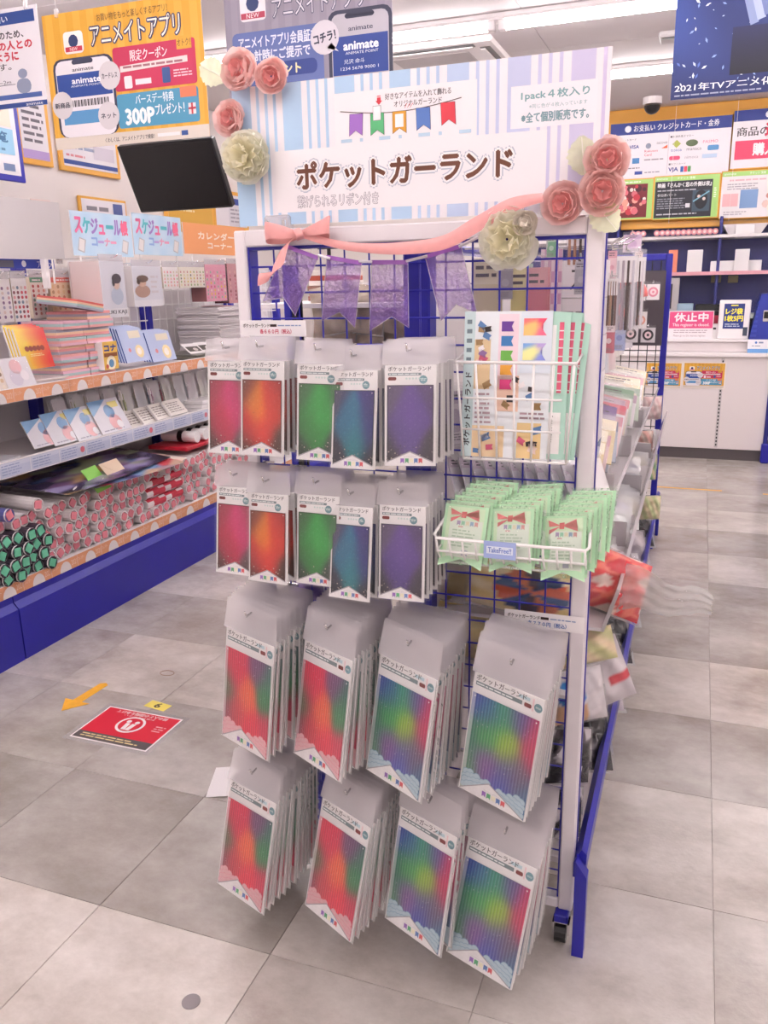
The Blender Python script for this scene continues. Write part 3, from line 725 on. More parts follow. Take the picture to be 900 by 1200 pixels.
S = [('pink', -.856, 1.412, .917, -3, -8, 0, 3), ('red', -.776, 1.40, .912, -6.7, -8, -1.3, 4), ('green', -.672, 1.41, .914, -4, -7, -.5, 4), ('blue', -.596, 1.395, .900, -12, -11, -3, 5), ('purple', -.494, 1.40, .908, -3.6, -9, -2, 6)]
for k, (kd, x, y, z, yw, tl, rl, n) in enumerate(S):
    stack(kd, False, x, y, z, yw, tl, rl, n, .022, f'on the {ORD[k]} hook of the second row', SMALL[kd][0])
S = [('red', -.825, 1.36, .584, -21, -6.5, 2, 9), ('red', -.654, 1.36, .576, -27, -10, 0, 12), ('blue', -.487, 1.355, .570, -26, -9, 2, 12), ('blue', -.290, 1.355, .566, -20, -5, 5, 11)]
for k, (kd, x, y, z, yw, tl, rl, n) in enumerate(S):
    stack(kd, True, x, y, z, yw, tl, rl, n, .155/n, f'on the {ORD[k]} hook of the third row', LARGE[kd][0])
S = [('red', -.845, 1.345, .221, -19.7, -13, 1, 13), ('red', -.627, 1.34, .222, -26, -14, .6, 13), ('blue', -.443, 1.335, .247, -25, -12, 0, 5), ('blue', -.298, 1.33, .215, -16.5, -14, 3.5, 12)]
for k, (kd, x, y, z, yw, tl, rl, n) in enumerate(S):
    stack(kd, True, x, y, z, yw, tl, rl, n, .17/max(n, 11), f'on the {ORD[k]} hook of the bottom row', LARGE[kd][0])

# ---------------------------------------------------------------- leaflet basket
BX0, BX1, BZ0, BZ1 = -.408, -.198, 1.078, 1.258
bk = thing('wire_leaflet_basket', 'white wire basket holding leaflets on the rack', 'basket', (-.303, 1.5, BZ0))
def bw(name, *pts, r=.0022): return obj(name, MB().tube([(x+.303, y-1.5, z-BZ0) for x, y, z in pts], r, 6), WIREW, bk, smooth=True)
bw('rim', (BX0-.004, 1.55, BZ1+.012), (BX0-.004, 1.47, BZ1), (BX1+.004, 1.47, BZ1), (BX1+.004, 1.55, BZ1+.012), r=.003)
bw('base_rim', (BX0+.01, 1.55, BZ0), (BX0+.01, 1.485, BZ0), (BX1-.01, 1.485, BZ0), (BX1-.01, 1.55, BZ0), r=.0025)
for k in range(7):
    u = k/6; bw('wire', (BX0+(BX1-BX0)*u, 1.47, BZ1), (BX0+.01+(BX1-BX0-.02)*u, 1.485, BZ0))
for v in (.36, .68): bw('wire', (BX0+.01, 1.475, BZ1-(BZ1-BZ0)*v), (BX1-.02, 1.475, BZ1-(BZ1-BZ0)*v))
for s in (BX0, BX1): bw('wire', (s, 1.47, BZ1), (s, 1.55, BZ1-.02), (s, 1.55, BZ0))
def leaflet_a():
    a = Art(-.0006, .0003); a.box(-.1, .1, -.0004, .0004, 0, .265, '#e9eef2')
    a.rect(-.1, 0, -.075, .265, '#c6dadc', 1); a.text('ポケットガーランド', -.155, .08, -.02, .095, '#3a3a40', 2, .03, ang=90)
    a.rect(-.075, .125, -.038, .215, '#dcc39a', 1); a.rect(-.075, .0, .0, .058, '#e9cfa8', 1); a.rect(.03, 0, .085, .065, '#e8cb94', 1); a.rect(-.02, .085, .03, .15, '#e6c3ae', 1)
    a.rect(-.02, .13, .025, .26, '#f2dbe4', 1); a.rect(.03, .155, .1, .265, '#dfe8f2', 1)
    for k, c in enumerate(('#6a3f96', '#3f7cb8', '#6cb04c', '#e0a040', '#d0407a')): a.poly([(-.014, .247-k*.026), (.014, .247-k*.026), (.009, .238-k*.026), (.014, .229-k*.026), (-.014, .229-k*.026)], c, 3)
    for k, cf in enumerate((rbf([(0, 1, (240, 120, 120)), (1, 1, (240, 90, 120)), (.3, .4, (250, 200, 130)), (.9, .2, (240, 120, 150))]), rbf([(0, 1, (130, 170, 220)), (1, 1, (190, 170, 220)), (.3, .4, (240, 240, 170)), (.9, .1, (140, 150, 220))]))):
        z = .222-k*.044; a.surf(lambda u, v: (.036+.052*u*(1-.2*abs(1)*0) - (.014*(1-abs(v-.5)*2) if u == 1 else 0), a.Y(3), z+.03*v), 6, 6, cf=cf)
    rs = random.Random(3)
    for x0, z0, x1, z1, n in ((-.07, .13, -.042, .21, 6), (-.07, .005, -.01, .05, 4), (.035, .005, .08, .06, 6), (-.015, .09, .025, .145, 4), (.035, .09, .09, .14, 4), (-.07, .22, -.03, .26, 4)):
        for k in range(n):
            x, z = rs.uniform(x0, x1), rs.uniform(z0, z1); s = rs.uniform(.006, .011); c = rs.choice(['#8a6a9c', '#f4eef0', '#3a3436', '#c85a78', '#f0d8d0', '#5a80b0', '#9a7c54'])
            an = rs.uniform(-.6, .6); a.poly([(x+s*(px*math.cos(an)-pz*math.sin(an)), z+s*(px*math.sin(an)+pz*math.cos(an))) for px, pz in ((-1, .6), (1, .6), (.7, 0), (1, -.6), (-1, -.6))], c, 4)
    a.lines(-.094, .17, -.08, .255, 5, '#6f8088', 2); a.lines(.035, .07, .095, .086, 2, '#a89098', 2); a.lines(-.07, .06, -.03, .12, 7, '#b29aa2', 2)
    return a
def leaflet_b(seed):
    a = Art(-.0006, .0003); a.box(-.035, .035, -.0004, .0004, 0, .262, '#b4dccc')
    a.text('アニメイト通販で先行発売中', -.15, .13-.006, .105, .13+.006, '#f4f6f4', 2, .07, ang=90); 
    a.lines(-.004, .02, .03, .25, 4, '#e6f0ea', 1) if False else None
    a.rect(.004, .11, .011, .24, '#f3f6f4', 1); a.rect(.016, .12, .024, .245, '#d9617c', 1); a.rect(.004, 0.01, .026, .085, '#f6f4f2', 1)
    for k in range(8): a.rect(.016, .124+k*.015, .024, .126+k*.015, '#f4eef0', 2)
    a.lines(.007, .03, .013, .08, 12, '#6a6a6a', 2)
    return a
tx = -.303
lf = thing('leaflet', 'printed leaflet with pennant pictures in the white wire basket', 'leaflet', (-.325, 1.492, BZ0+.004), (R(-7), 0, R(2)))
obj('sheet', leaflet_a(), PRINT, lf).scale = (.8, 1, 1)
lb = leaflet_b(1).mesh('sheet')
for k, (dx, dy, rz) in enumerate(((.068, 0, 0), (.078, .006, 1), (.086, .012, 2))):
    t = thing('leaflet', ['mint green leaflet strip beside the pennant leaflet in the basket', 'mint green leaflet, second from front in the basket', 'mint green leaflet, rearmost in the basket'][k], 'leaflet', (-.318+dx, 1.498+dy, BZ0+.004), (R(-7), R(2*k), R(rz)), 'mint leaflets in the basket')
    obj('sheet', lb, PRINT, t)

# ---------------------------------------------------------------- free-sample tray with green packs
TX0, TX1, TZ = -.432, -.151, .945
tr = thing('wire_tray', 'white wire tray holding green sample packs on the rack', 'tray', (-.29, 1.47, TZ))
def tw_(name, *pts, r=.0022): return obj(name, MB().tube([(x+.29, y-1.47, z-TZ) for x, y, z in pts], r, 6), WIREW, tr, smooth=True)
tw_('rim', (TX0+.015, 1.55, TZ+.055), (TX0, 1.405, TZ+.004), (TX0+.006, 1.398, TZ), (TX1-.006, 1.398, TZ), (TX1, 1.405, TZ+.004), (TX1-.015, 1.55, TZ+.055), r=.003)
tw_('lower_rim', (TX0+.02, 1.55, TZ+.0), (TX0+.004, 1.408, TZ-.028), (TX1-.004, 1.408, TZ-.028), (TX1-.02, 1.55, TZ+.0), r=.0025)
tw_('base_rim', (TX0+.025, 1.55, TZ-.05), (TX0+.02, 1.43, TZ-.055), (TX1-.02, 1.43, TZ-.055), (TX1-.025, 1.55, TZ-.05), r=.0025)
for k in range(12):
    u = k/11; X = TX0+.006+(TX1-TX0-.012)*u
    tw_('wire', (X, 1.398, TZ), (X, 1.408, TZ-.028), (X, 1.43, TZ-.055), (X, 1.55, TZ-.05))
lab = thing('tray_label', 'periwinkle TakeFree label hung on the wire tray', 'label', (-.306, 1.394, TZ-.012))
a = Art(-.001); a.box(-.029, .029, -.001, .001, -.016, .016, '#9fb0e0'); a.rect(-.024, -.007, .024, .007, '#e6edfa', 1); a.text('TakeFree!!', -.021, -.0045, .021, .005, '#6a84c8', 2, .03)
obj('print', a, PRINT, lab)
def free_pack():
    a = Art(-.002, .0004); W, H = .042, .118
    a.pennant(0, 0, 2*W, H, '#cdf3cf', 0, .14); a.pennant(0, -.004, 2*W-.012, H-.02, '#e6f8da', 1, .14)
    a.rect(-.029, -.098, .034, -.028, '#f2f6ee', 2); a.lines(-.022, -.08, .022, -.045, 6, '#c6d4c4', 3)
    for k, c in enumerate(('#b49ac4', '#9ccfb4', '#f0e0c8', '#9fb4d4', '#e8a4a8')): a.pennant(-.012+k*.0085, -.03, .0065, .009, c, 3)
    a.rect(.0, -.094, .012, -.084, '#c4c0d8', 3)
    a.lines(-.012, -.044, .0, -.038, 1, '#e4b4b8', 3)
    for k in range(2): a.poly([(-.004, -.018), (-.03+k*.002, -.008-k*.018), (-.028, -.02-k*.014)], '#e4747c', 4); a.poly([(-.004, -.018), (.024, -.010+k*.004), (.027, -.022-k*.006)], '#e87f86', 4)
    a.poly([(-.008, -.013), (.002, -.012), (.001, -.024), (-.008, -.024)], '#da626a', 5)
    return a.mesh('packet')
fp = free_pack(); fb = MB().surf(lambda u, v: (-.044+.088*u, -.0045-.004*math.sin(3.14*u)*math.sin(3.14*v), -.112+.118*v), 6, 6).surf(lambda u, v: (.044-.088*u, .001, -.112+.118*v), 1, 1).mesh('wrapper', True)
GF = film('green_tinted_film', .1, .5, c='#bfe8bf', rough=.1, bump=.8, bscale=60)
for ci, (X, rz) in enumerate(((-.383, -4), (-.296, -12), (-.204, -12))):
    for k in range(7):
        up = k*.0085
        t = thing('sample_pack', ('front green ribboned sample pack in the %s pile of the wire tray' % ['left', 'middle', 'right'][ci]) if k == 0 else 'green sample pack behind the front one in the %s pile of the wire tray' % ['left', 'middle', 'right'][ci], 'sample pack',
                  (X + k*.007 + random.uniform(-.003, .003), 1.458 + k*.012, 0.994 + up*.62 - (.0 if ci < 2 else .006)), (R(-20 - k*2), R(-8 + 8*(ci == 0) + random.uniform(-3, 3)), R(rz+random.uniform(-3, 3))), 'green sample packs in the wire tray')
        obj('packet', fp, PRINT, t); obj('wrapper', fb, GF, t)
# ---------------------------------------------------------------- central gondola behind the rack
GY0, GY1 = 1.64, 4.75
gon = thing('gondola_shelf', 'blue steel gondola shelving running back behind the display rack', 'shelving', (-.54, GY0, 0))
def gp(name, mb, m, parent=None, smooth=False):
    o = obj(name, mb, m, parent or gon, smooth=smooth)
    if parent is None: o.location = (.54, -GY0, 0)
    return o
gp('back_panel', MB().box(-.552, -.528, GY0+.03, GY1, .1, 1.42), WHITE)
for yy in (GY0, (GY0+GY1)/2, GY1-.05): gp('upright', MB().bbox(-.568, -.512, yy, yy+.05, 0, 1.46, .004), BLUE)
gp('top_cap', MB().bbox(-.57, -.51, GY0, GY1, 1.46, 1.475, .004), BLUE)
gp('base_deck', MB().box(-.512, -.17, 1.66, GY1, .1, .115), WHITE)
gp('base_rail', MB().add([(x, y, z) for y in (1.53, GY1) for x, z in ((-.166, .175), (-.141, .175), (-.139, .235), (-.15, .245), (-.166, .21))], [(0, 1, 2, 3, 4), (9, 8, 7, 6, 5)] + [(i, i+5, (i+1) % 5+5, (i+1) % 5) for i in range(5)]), BLUE)
gp('leg', MB().add([(x, y, z) for y in (1.5, 1.53) for x, z in ((-.158, 0), (-.134, 0), (-.134, .2), (-.158, .235))], [(0, 1, 2, 3), (7, 6, 5, 4)] + [(i, i+4, (i+1) % 4+4, (i+1) % 4) for i in range(4)]), BLUE)
gp('leg', MB().bbox(-.152, -.134, GY1-.06, GY1, 0, .2, .003), BLUE)
gp('leg', MB().bbox(-.5, -.17, 3.2, 3.24, 0, .1, .003), BLUE)
gp('left_deck', MB().box(-.83, -.568, 1.72, GY1, .1, .115), WHITE)
gp('left_rail', MB().bbox(-.86, -.83, 1.72, GY1, .1, .2, .004), BLUE)
gp('leg', MB().bbox(-.86, -.84, 1.72, 1.76, 0, .1, .003), BLUE)
gp('leg', MB().bbox(-.86, -.84, GY1-.06, GY1, 0, .1, .003), BLUE)
for x0, x1, zb, ya, yb, nm in ((-.51, -.19, .80, 1.70, 4.1, 'tray'), (-.51, -.15, .66, 1.72, 4.3, 'tray')):
    t_ = gp(nm, MB().box(x0, x1, ya, yb, zb, zb+.008), WHITE)
    o = obj('acrylic_front', MB().add([(x, y, z) for y in (ya, yb) for x, z in ((x1-.004, zb), (x1+.004, zb), (x1+.034, zb+.1), (x1+.026, zb+.1))], [(0, 1, 2, 3), (7, 6, 5, 4)] + [(i, i+4, (i+1) % 4+4, (i+1) % 4) for i in range(4)]), ACRYL, t_)
    for yy in (ya+.6, ya+1.2, ya+1.8): obj('divider', MB().box(x0+.05, x1, yy, yy+.003, zb+.008, zb+.08), ACRYL, t_)
# goods inside clear bags: a card with its film
RND = random.Random(11)
def bag_meshes(w, h, d, c1, c2, kind='card'):
    a = Art(-d*.5, .0006); hw = w/2
    a.box(-hw*.92, hw*.92, -d*.5, d*.5, -h*.97, -h*.14, c1)
    if kind == 'card':
        a.rect(-hw*.92, -h*.34, hw*.92, -h*.14, c2, 1); a.lines(-hw*.7, -h*.3, hw*.7, -h*.18, 2, '#6a6468', 2); a.circ(0, -h*.6, hw*.5, c2, 1, 10); a.lines(-hw*.7, -h*.92, hw*.7, -h*.8, 3, '#8d878c', 2)
    elif kind == 'pens':
        a = Art(-d*.5); a.box(-hw*.92, hw*.92, -.001, .001, -h*.4, -h*.1, '#e9e4e6')
        for k in range(4): x = -hw*.7 + k*hw*.46; a.tube([(x, 0, -h*.95), (x, 0, -h*.15)], hw*.13, 6, [c1, c2, '#4a3a38', c1][k])
    elif kind == 'gingham':
        for i in range(6):
            for j in range(10):
                if (i+j) % 2 == 0: a.rect(-hw*.9+i*hw*.3, -h*.96+j*h*.082, -hw*.9+(i+1)*hw*.3, -h*.96+(j+1)*h*.082, c2, 1)
    elif kind == 'round':
        a.circ(0, -h*.55, hw*.72, c2, 1, 16); a.circ(0, -h*.55, hw*.45, '#f2d8dc', 2, 14); a.circ(0, -h*.55, hw*.18, c2, 3, 10)
    f = MB().surf(lambda u, v: (hw*(2*u-1), -d*.5-.002-.006*math.sin(3.14*u)*math.sin(3.14*v), -h*v), 5, 6).surf(lambda u, v: (hw*(1-2*u), d*.5+.002, -h*v), 1, 1)
    return a.mesh('contents'), f.mesh('bag', True)
def bagged(name, label, loc, rot, me, group=None, cat='bag'):
    t = thing(name, label, cat, loc, rot, group); obj('contents', me[0], GLOSSP, t); obj('bag', me[1], CLEAR, t); return t
def px_pack(name, label, x0, y0, x1, y1, Y, c1, c2, kind='card', n=1, group=None, cat='pack'):
    p, q = at(x0, y0, 'Y', Y), at(x1, y1, 'Y', Y); w_ = q.x-p.x; h = p.z-q.z
    me = bag_meshes(w_, h, .004, c1, c2, kind)
    for k in range(n): bagged(name, label if k == 0 else label.replace('front ', '') + ', behind the front one', ((p.x+q.x)/2, Y+k*.02, p.z), (0, 0, R(RND.uniform(-6, 6))), me, group, cat)
    hk = thing('display_hook', 'chrome hook of the ' + label, 'hook', ((p.x+q.x)/2, Y, p.z-.006), group='hooks of the hanging goods')
    obj('prong', MB().tube([(0, -.02, .01), (0, -.014, 0), (0, .02*n+.06, 0), (-.01, .02*n+.06, 0)], .0018, 6), CHROME, hk)
    return p
G1 = 'hanging goods seen through the rack mesh'
px_pack('hanging_pack', 'cream hanging pack seen through the mesh left of the cream flower', 553, 282, 586, 430, 1.70, '#dccfae', '#e9dfc6', n=2, group=G1)
px_pack('hanging_pack', 'grey hanging pack behind the mesh under the cream flower', 584, 300, 601, 352, 1.66, '#a7a2aa', '#b9b4bc', group=G1)
px_pack('hanging_pack', 'yellow hanging pack behind the mesh under the cream flower', 599, 296, 617, 425, 1.69, '#e6d98e', '#f0e8b8', n=2, group=G1)
px_pack('hanging_pack', 'narrow mint green hanging pack behind the mesh', 612, 290, 622, 425, 1.73, '#a8d2c0', '#c4e2d6', group=G1)
px_pack('hanging_pack', 'pink hanging pack behind the mesh beside the leaflets', 617, 296, 641, 420, 1.67, '#d9818c', '#eab4b8', n=2, group=G1)
px_pack('hanging_pack', 'pink gingham hanging pack behind the mesh', 634, 270, 656, 425, 1.78, '#f0dce6', '#d6a8c8', 'gingham', group=G1)
px_pack('hanging_pack', 'tan crayon pack hanging high behind the right post', 664, 272, 690, 312, 1.70, '#b98a70', '#a87860', 'pens', group=G1)
px_pack('hanging_pack', 'small green pack hanging high behind the mesh', 641, 274, 652, 302, 1.70, '#8cc69a', '#cfe8d4', group=G1)
px_pack('hanging_pack', 'grey strip pack hanging in front of the white boxes', 674, 300, 688, 346, 1.64, '#b4b0b6', '#c6c2c8', group=G1)
# white boxes with black lettering on the right inside
p, q = at(642, 306, 'Y', 1.80), at(700, 520, 'Y', 1.80)
for k in range(5):
    z1 = p.z - k*(p.z-q.z)/5; z0 = z1 - (p.z-q.z)/5 + .002
    t = thing('white_carton', 'white carton with black lettering behind the mesh, %s from top' % ['topmost', 'second', 'third', 'fourth', 'fifth'][k] if k else 'topmost white carton with black lettering behind the mesh', 'carton', ((p.x+q.x)/2, 1.84, z0), group='white cartons behind the mesh')
    a = Art(-.04); w_ = (q.x-p.x)/2; a.box(-w_, w_, -.04, .04, 0, z1-z0, '#e9e5e8')
    if k == 0: a.text('スト', -w_*.2, (z1-z0)*.2, w_*.7, (z1-z0)*.8, '#4a464c', 1)
    else: a.lines(-w_*.7, (z1-z0)*.3, w_*.6, (z1-z0)*.7, 2, '#8a858c', 1)
    obj('box', a, PRINT, t)
cst = thing('carton_stand', 'white narrow stand carrying the cartons behind the mesh', 'stand', ((p.x+q.x)/2, 1.84, .808))
obj('riser', MB().bbox(-.045, .045, -.035, .035, 0, q.z-.808, .003), WHITE, cst)
# left interior: dark mesh side, beige crinkled bags, stacked books
def pillow(w, h, d, cf, n=10, wr=.12, seed=0):
    rs = random.Random(seed); ph = [rs.random()*6 for _ in range(4)]
    def f(s):
        def fn(u, v):
            a_, b_ = 2*u-1, 2*v-1; k = max(0, (1-a_**4))*max(0, (1-b_**4))
            wri = wr*d*(math.sin(9*u+7*v+ph[0])+math.sin(17*v-8*u+ph[1])+.6*math.sin(27*u+11*v+ph[2]))*k
            return (w/2*a_, s*(d/2*k+wri), h*(v-.5))
        return fn
    m = MB(); m.surf(f(-1), n, n, cf=cf); m.surf(lambda u, v: f(1)(1-u, v), n, n, cf=lambda u, v: cf(1-u, v)); return m
def soft_bag(name, label, loc, rot, w, h, d, cf, group=None, seed=0, filmy=True):
    t = thing(name, label, 'bag', loc, rot, group)
    obj('contents', pillow(w*.93, h*.93, d*.85, cf, 22, .08, seed), GLOSSP, t, smooth=True)
    if filmy: obj('bag', pillow(w, h, d*1.15, lambda u, v: '#ffffff', 10, .16, seed+5), CLEAR, t, smooth=True)
    return t
for k in range(6):
    P_ = at(392 + (k % 3)*34, 362 + (k//3)*30, 'Y', 1.86 + .02*k)
    soft_bag('crinkled_bag', 'crinkled beige bag hanging behind the purple pennants, %s' % ['upper left', 'upper middle', 'upper right', 'lower left', 'lower middle', 'lower right'][k], P_, (R(-5), R(RND.uniform(-12, 12)), R(RND.uniform(-10, 10))), .12, .12, .03,
             lambda u, v, k=k: mixc((214, 200, 182), (176, 158, 142), .5+.5*math.sin(6*u+9*v+k)), 'crinkled bags inside the gondola', k)
for k, c in enumerate(('#a8503c', '#c9a06a', '#8a5a48', '#e2d8d0', '#a2432f', '#d8cfc8')):
    P_ = at(384, 352, 'Y', 2.05)
    tag(obj('book', MB().bbox(-.035, .06, -.07, .07, 0, .012, .001), mat('book_cover_%d' % k, c, .5), loc=(P_.x+.002*(k % 2), 2.08, P_.z+k*.0125), rot=(0, 0, R(RND.uniform(-4, 4)))), 'thin book in the pile behind the purple pennants, %s' % ['lowest, brown', 'second lowest, tan', 'third lowest, dark brown', 'third from top, cream', 'second from top, red', 'topmost, pale'][k], 'book', 'books piled inside the gondola')
P_ = at(384, 352, 'Y', 2.05)
gp('inner_shelf', MB().box(-1.02, -.57, 1.80, 4.5, P_.z-.012, P_.z-.002), WHITE)
gp('side_screen', MB().bbox(-.87, -.85, 1.70, 1.74, .15, 1.44, .003), BLUE)
for k in range(2): gp('screen_bar', MB().box(-.85, -.84, 1.70+.03*k, 1.706+.03*k, .9, 1.40), BLACK)
scr = thing('small_screen', 'small bright blue screen glowing behind the first pennant', 'screen', at(384, 279, 'Y', 2.3))
obj('stand', MB().tube([(0, .005, -.03), (0, .005, -.03-(scr.location.z-.03-at(384, 352, 'Y', 2.05).z))], .006, 8), BLACK, scr); obj('case', MB().bbox(-.035, .035, 0, .01, -.03, .03, .002), BLACK, scr); obj('display', MB().box(-.03, .03, -.0012, 0, -.025, .025), mat('lit_display', '#4a8ad8', .3, emit=1.2), scr)
# purple foil bags low on the left
for k in range(3):
    soft_bag('foil_bag', 'shiny purple foil bag low behind the second row, %s' % ['left', 'middle', 'right'][k], at(362+k*36, 702, 'Y', 1.66+.02*k), (0, R(RND.uniform(-8, 8)), 0), .085, .12, .025, lambda u, v, k=k: mixc((104, 84, 150), (150, 130, 178), .5+.5*math.sin(9*u+14*v+k)), 'purple foil bags', 20+k)
    soft_bag('foil_bag', 'shiny purple foil bag farther back behind the second row, %s' % ['left', 'middle', 'right'][k], at(370+k*36, 716, 'Y', 1.76+.02*k), (0, R(RND.uniform(-8, 8)), 0), .085, .12, .025, lambda u, v, k=k: mixc((94, 74, 140), (140, 120, 170), .5+.5*math.sin(9*u+14*v+k)), 'purple foil bags', 24+k)
# chevron row of flat envelopes seen through the mesh
em = bag_meshes(.075, .11, .004, '#e9e2e8', '#d8c6d4')
for k in range(22):
    x = -.46 + (k % 11)*.026; yy = 1.66 + .085*(k//11)
    bagged('flat_envelope', 'clear flat envelope filed in the chevron row behind the mesh', (x, yy, 1.055-.02*(k//11)), (R(-30), R(8), R(58)), em, 'envelopes filed behind the mesh', 'envelope')
# grey sleeves filed behind the leaflet basket, left
em2 = bag_meshes(.10, .13, .006, '#d6ccd0', '#b9aab8')
for k in range(10):
    bagged('flat_envelope', 'clear envelope standing in the file left of the leaflet basket', (-.47+.004*k, 1.64+.018*k, 1.20-.008*k), (R(-14), 0, R(40)), em2, 'envelopes left of the leaflet basket', 'envelope')
# yellow bags with umbrella print, low behind the mesh
def ycf(u, v):
    return mixc((226, 200, 130), (240, 226, 190), .5+.5*math.sin(5*u+16*v)*math.cos(3*u))
def ucf(u, v):
    du, dv = u-.62, (v-.5)*.8; r = math.hypot(du, dv)
    if r < .36:
        k = int((math.atan2(dv, du)+math.pi)/(2*math.pi)*10); return [(222, 112, 84), (66, 90, 130), (96, 84, 92), (214, 130, 96), (84, 110, 150)][k % 5]
    return ycf(u, v)
soft_bag('cushion_bag', 'clear bag of yellow cushion goods low behind the mesh', at(560, 742, 'Y', 1.75), (R(-12), R(4), 0), .29, .13, .07, ycf, None, 31)
soft_bag('cushion_bag', 'clear bag with an umbrella pattern behind the tray price tag', at(610, 690, 'Y', 1.665), (R(-14), R(8), R(4)), .24, .11, .05, ucf, None, 32)
soft_bag('cushion_bag', 'tan clear bag behind the mesh right of the second row packs', at(545, 700, 'Y', 1.84), (R(-10), R(-4), 0), .20, .13, .06, ycf, None, 33)
P_ = at(560, 780, 'Y', 1.72)
gp('inner_shelf', MB().box(-.51, -.19, 1.66, 3.0, P_.z-.02, P_.z-.012), WHITE)

# ---------------- right side of the gondola, towards the aisle
G2 = 'goods hanging on the gondola side by the aisle'
px_pack('hanging_pack', 'pack of pencils hanging right of the rack post', 722, 290, 742, 392, 2.10, '#c8c2cc', '#a89aa4', 'pens', 3, G2)
px_pack('hanging_pack', 'dark pen pack hanging close to the right post', 712, 320, 721, 385, 1.85, '#6a4a44', '#b08a70', 'pens', 2, G2)
px_pack('hanging_pack', 'pale pink sticker pack hanging right of the rack post', 713, 288, 722, 330, 2.0, '#e6c4cc', '#d6a0ac', 'card', 1, G2)
px_pack('hanging_pack', 'tall grey pack of slim pencils beside the aisle', 741, 292, 752, 386, 2.6, '#d4cdd4', '#8e8a98', 'pens', 3, G2)
px_pack('hanging_pack', 'lilac notebook pack at the top of the gondola side', 730, 272, 752, 296, 2.9, '#d4c0d4', '#c4a8c8', 'card', 1, G2)
px_pack('hanging_pack', 'pink card pack at the top of the gondola side', 744, 290, 752, 326, 3.0, '#e6b4b4', '#f0d0cc', 'card', 1, G2)
px_pack('hanging_pack', 'round pink compact in a pack on the far mesh, left one', 740, 330, 757, 353, 4.10, '#ece6e8', '#d98a9a', 'round', 1, G2)
px_pack('hanging_pack', 'round pink compact in a pack on the far mesh, right one', 758, 330, 773, 352, 4.12, '#ece6e8', '#e08aa0', 'round', 1, G2)
px_pack('hanging_pack', 'round orange compact in a pack low on the far mesh', 743, 362, 758, 386, 4.0, '#e9e2e2', '#dd9480', 'round', 1, G2)
px_pack('hanging_pack', 'black tape ring pack low on the far mesh, right', 751, 381, 768, 402, 4.1, '#d9d4d8', '#39343a', 'round', 1, G2)
px_pack('hanging_pack', 'black tape ring pack low on the far mesh, left', 730, 378, 748, 402, 3.8, '#dcd6da', '#4a4248', 'round', 1, G2)
px_pack('hanging_pack', 'slim blue and white pack hanging over the tray', 720, 372, 732, 412, 2.3, '#a9b4d8', '#8a96c4', 'card', 2, G2)
px_pack('hanging_pack', 'red striped pack hanging over the tray', 708, 376, 719, 415, 2.0, '#c87080', '#e8d4d8', 'card', 2, G2)
P_ = at(737, 348, 'Y', 2.75)
tg = thing('tape_cutter', 'coral pink tape cutter hanging beside the aisle', 'tape cutter', P_)
obj('body', MB().tube([(.045*math.cos(a_*.42), 0, .05*math.sin(a_*.42)) for a_ in range(12)], .012, 8), mat('coral_plastic', '#ee7f80', .3), tg, smooth=True)
obj('roll', MB().tube([(0, -.012, 0), (0, .012, 0)], .026, 14), mat('grey_tape', '#8e8890', .4), tg)
for k, (px, py, Yk) in enumerate(((716, 286, 1.9), (722, 284, 2.1), (729, 284, 2.4), (736, 286, 2.7), (742, 288, 3.0), (748, 290, 3.3))):
    P_ = at(px, py, 'Y', Yk)
    t = thing('display_hook', 'chrome hook on the gondola side, %s from the rack post' % ['first', 'second', 'third', 'fourth', 'fifth', 'sixth'][k], 'hook', (-.512, Yk, P_.z), group='hooks on the gondola side')
    obj('prong', MB().tube([(0, 0, 0), (P_.x+.512, 0, 0), (P_.x+.53, 0, .012)], .0025, 6), CHROME, t)
# dark display boards behind the far compacts
P0, P1 = at(738, 318, 'Y', 4.35), at(775, 405, 'Y', 4.35)
obj('dark_board', MB().box(P0.x-.05, P1.x, 4.35, 4.365, P1.z, P0.z), mat('dark_board', '#4a4148', .5), gon).location = (.54, -GY0, 0)
# filed clear bags in the trays
kinds = [bag_meshes(.225, .175, .006, c1, c2) for c1, c2 in (('#e4dce0', '#b89aac'), ('#dcc694', '#efe4cc'), ('#b9a8c4', '#8e7aa4'), ('#e4e0e6', '#cc6a78'), ('#a4aabc', '#5a6484'), ('#e0bcbc', '#c88a98'), ('#c4d2c0', '#8aa890'))]
cl7 = ['white', 'cream', 'lilac', 'white and pink', 'grey-blue', 'blush pink', 'pale green']
for k in range(46):
    kd = RND.randrange(7); y_ = 1.92 + k*.046
    bagged('filed_bag', '%s clear-bagged paper goods leaning in the upper tray by the aisle' % cl7[kd], (-.325 + RND.uniform(-.02, .02), y_, .808+.185+RND.uniform(-.012, .035)), (R(-38+RND.uniform(-2, 2)), R(12+RND.uniform(-4, 4)), R(12+RND.uniform(-2, 2))), kinds[kd], 'bagged goods in the upper tray', 'bagged goods')
for k in range(19):
    kd = RND.randrange(7); y_ = 2.12 + k*.105
    bagged('filed_bag', '%s clear-bagged paper goods lying in the lower tray by the aisle' % cl7[kd], (-.275 + RND.uniform(-.02, .02), y_, .70+RND.uniform(.01, .04)), (R(-62+RND.uniform(-2, 2)), R(8+RND.uniform(-3, 3)), R(8+RND.uniform(-3, 3))), kinds[kd], 'bagged goods in the lower tray', 'bagged goods')
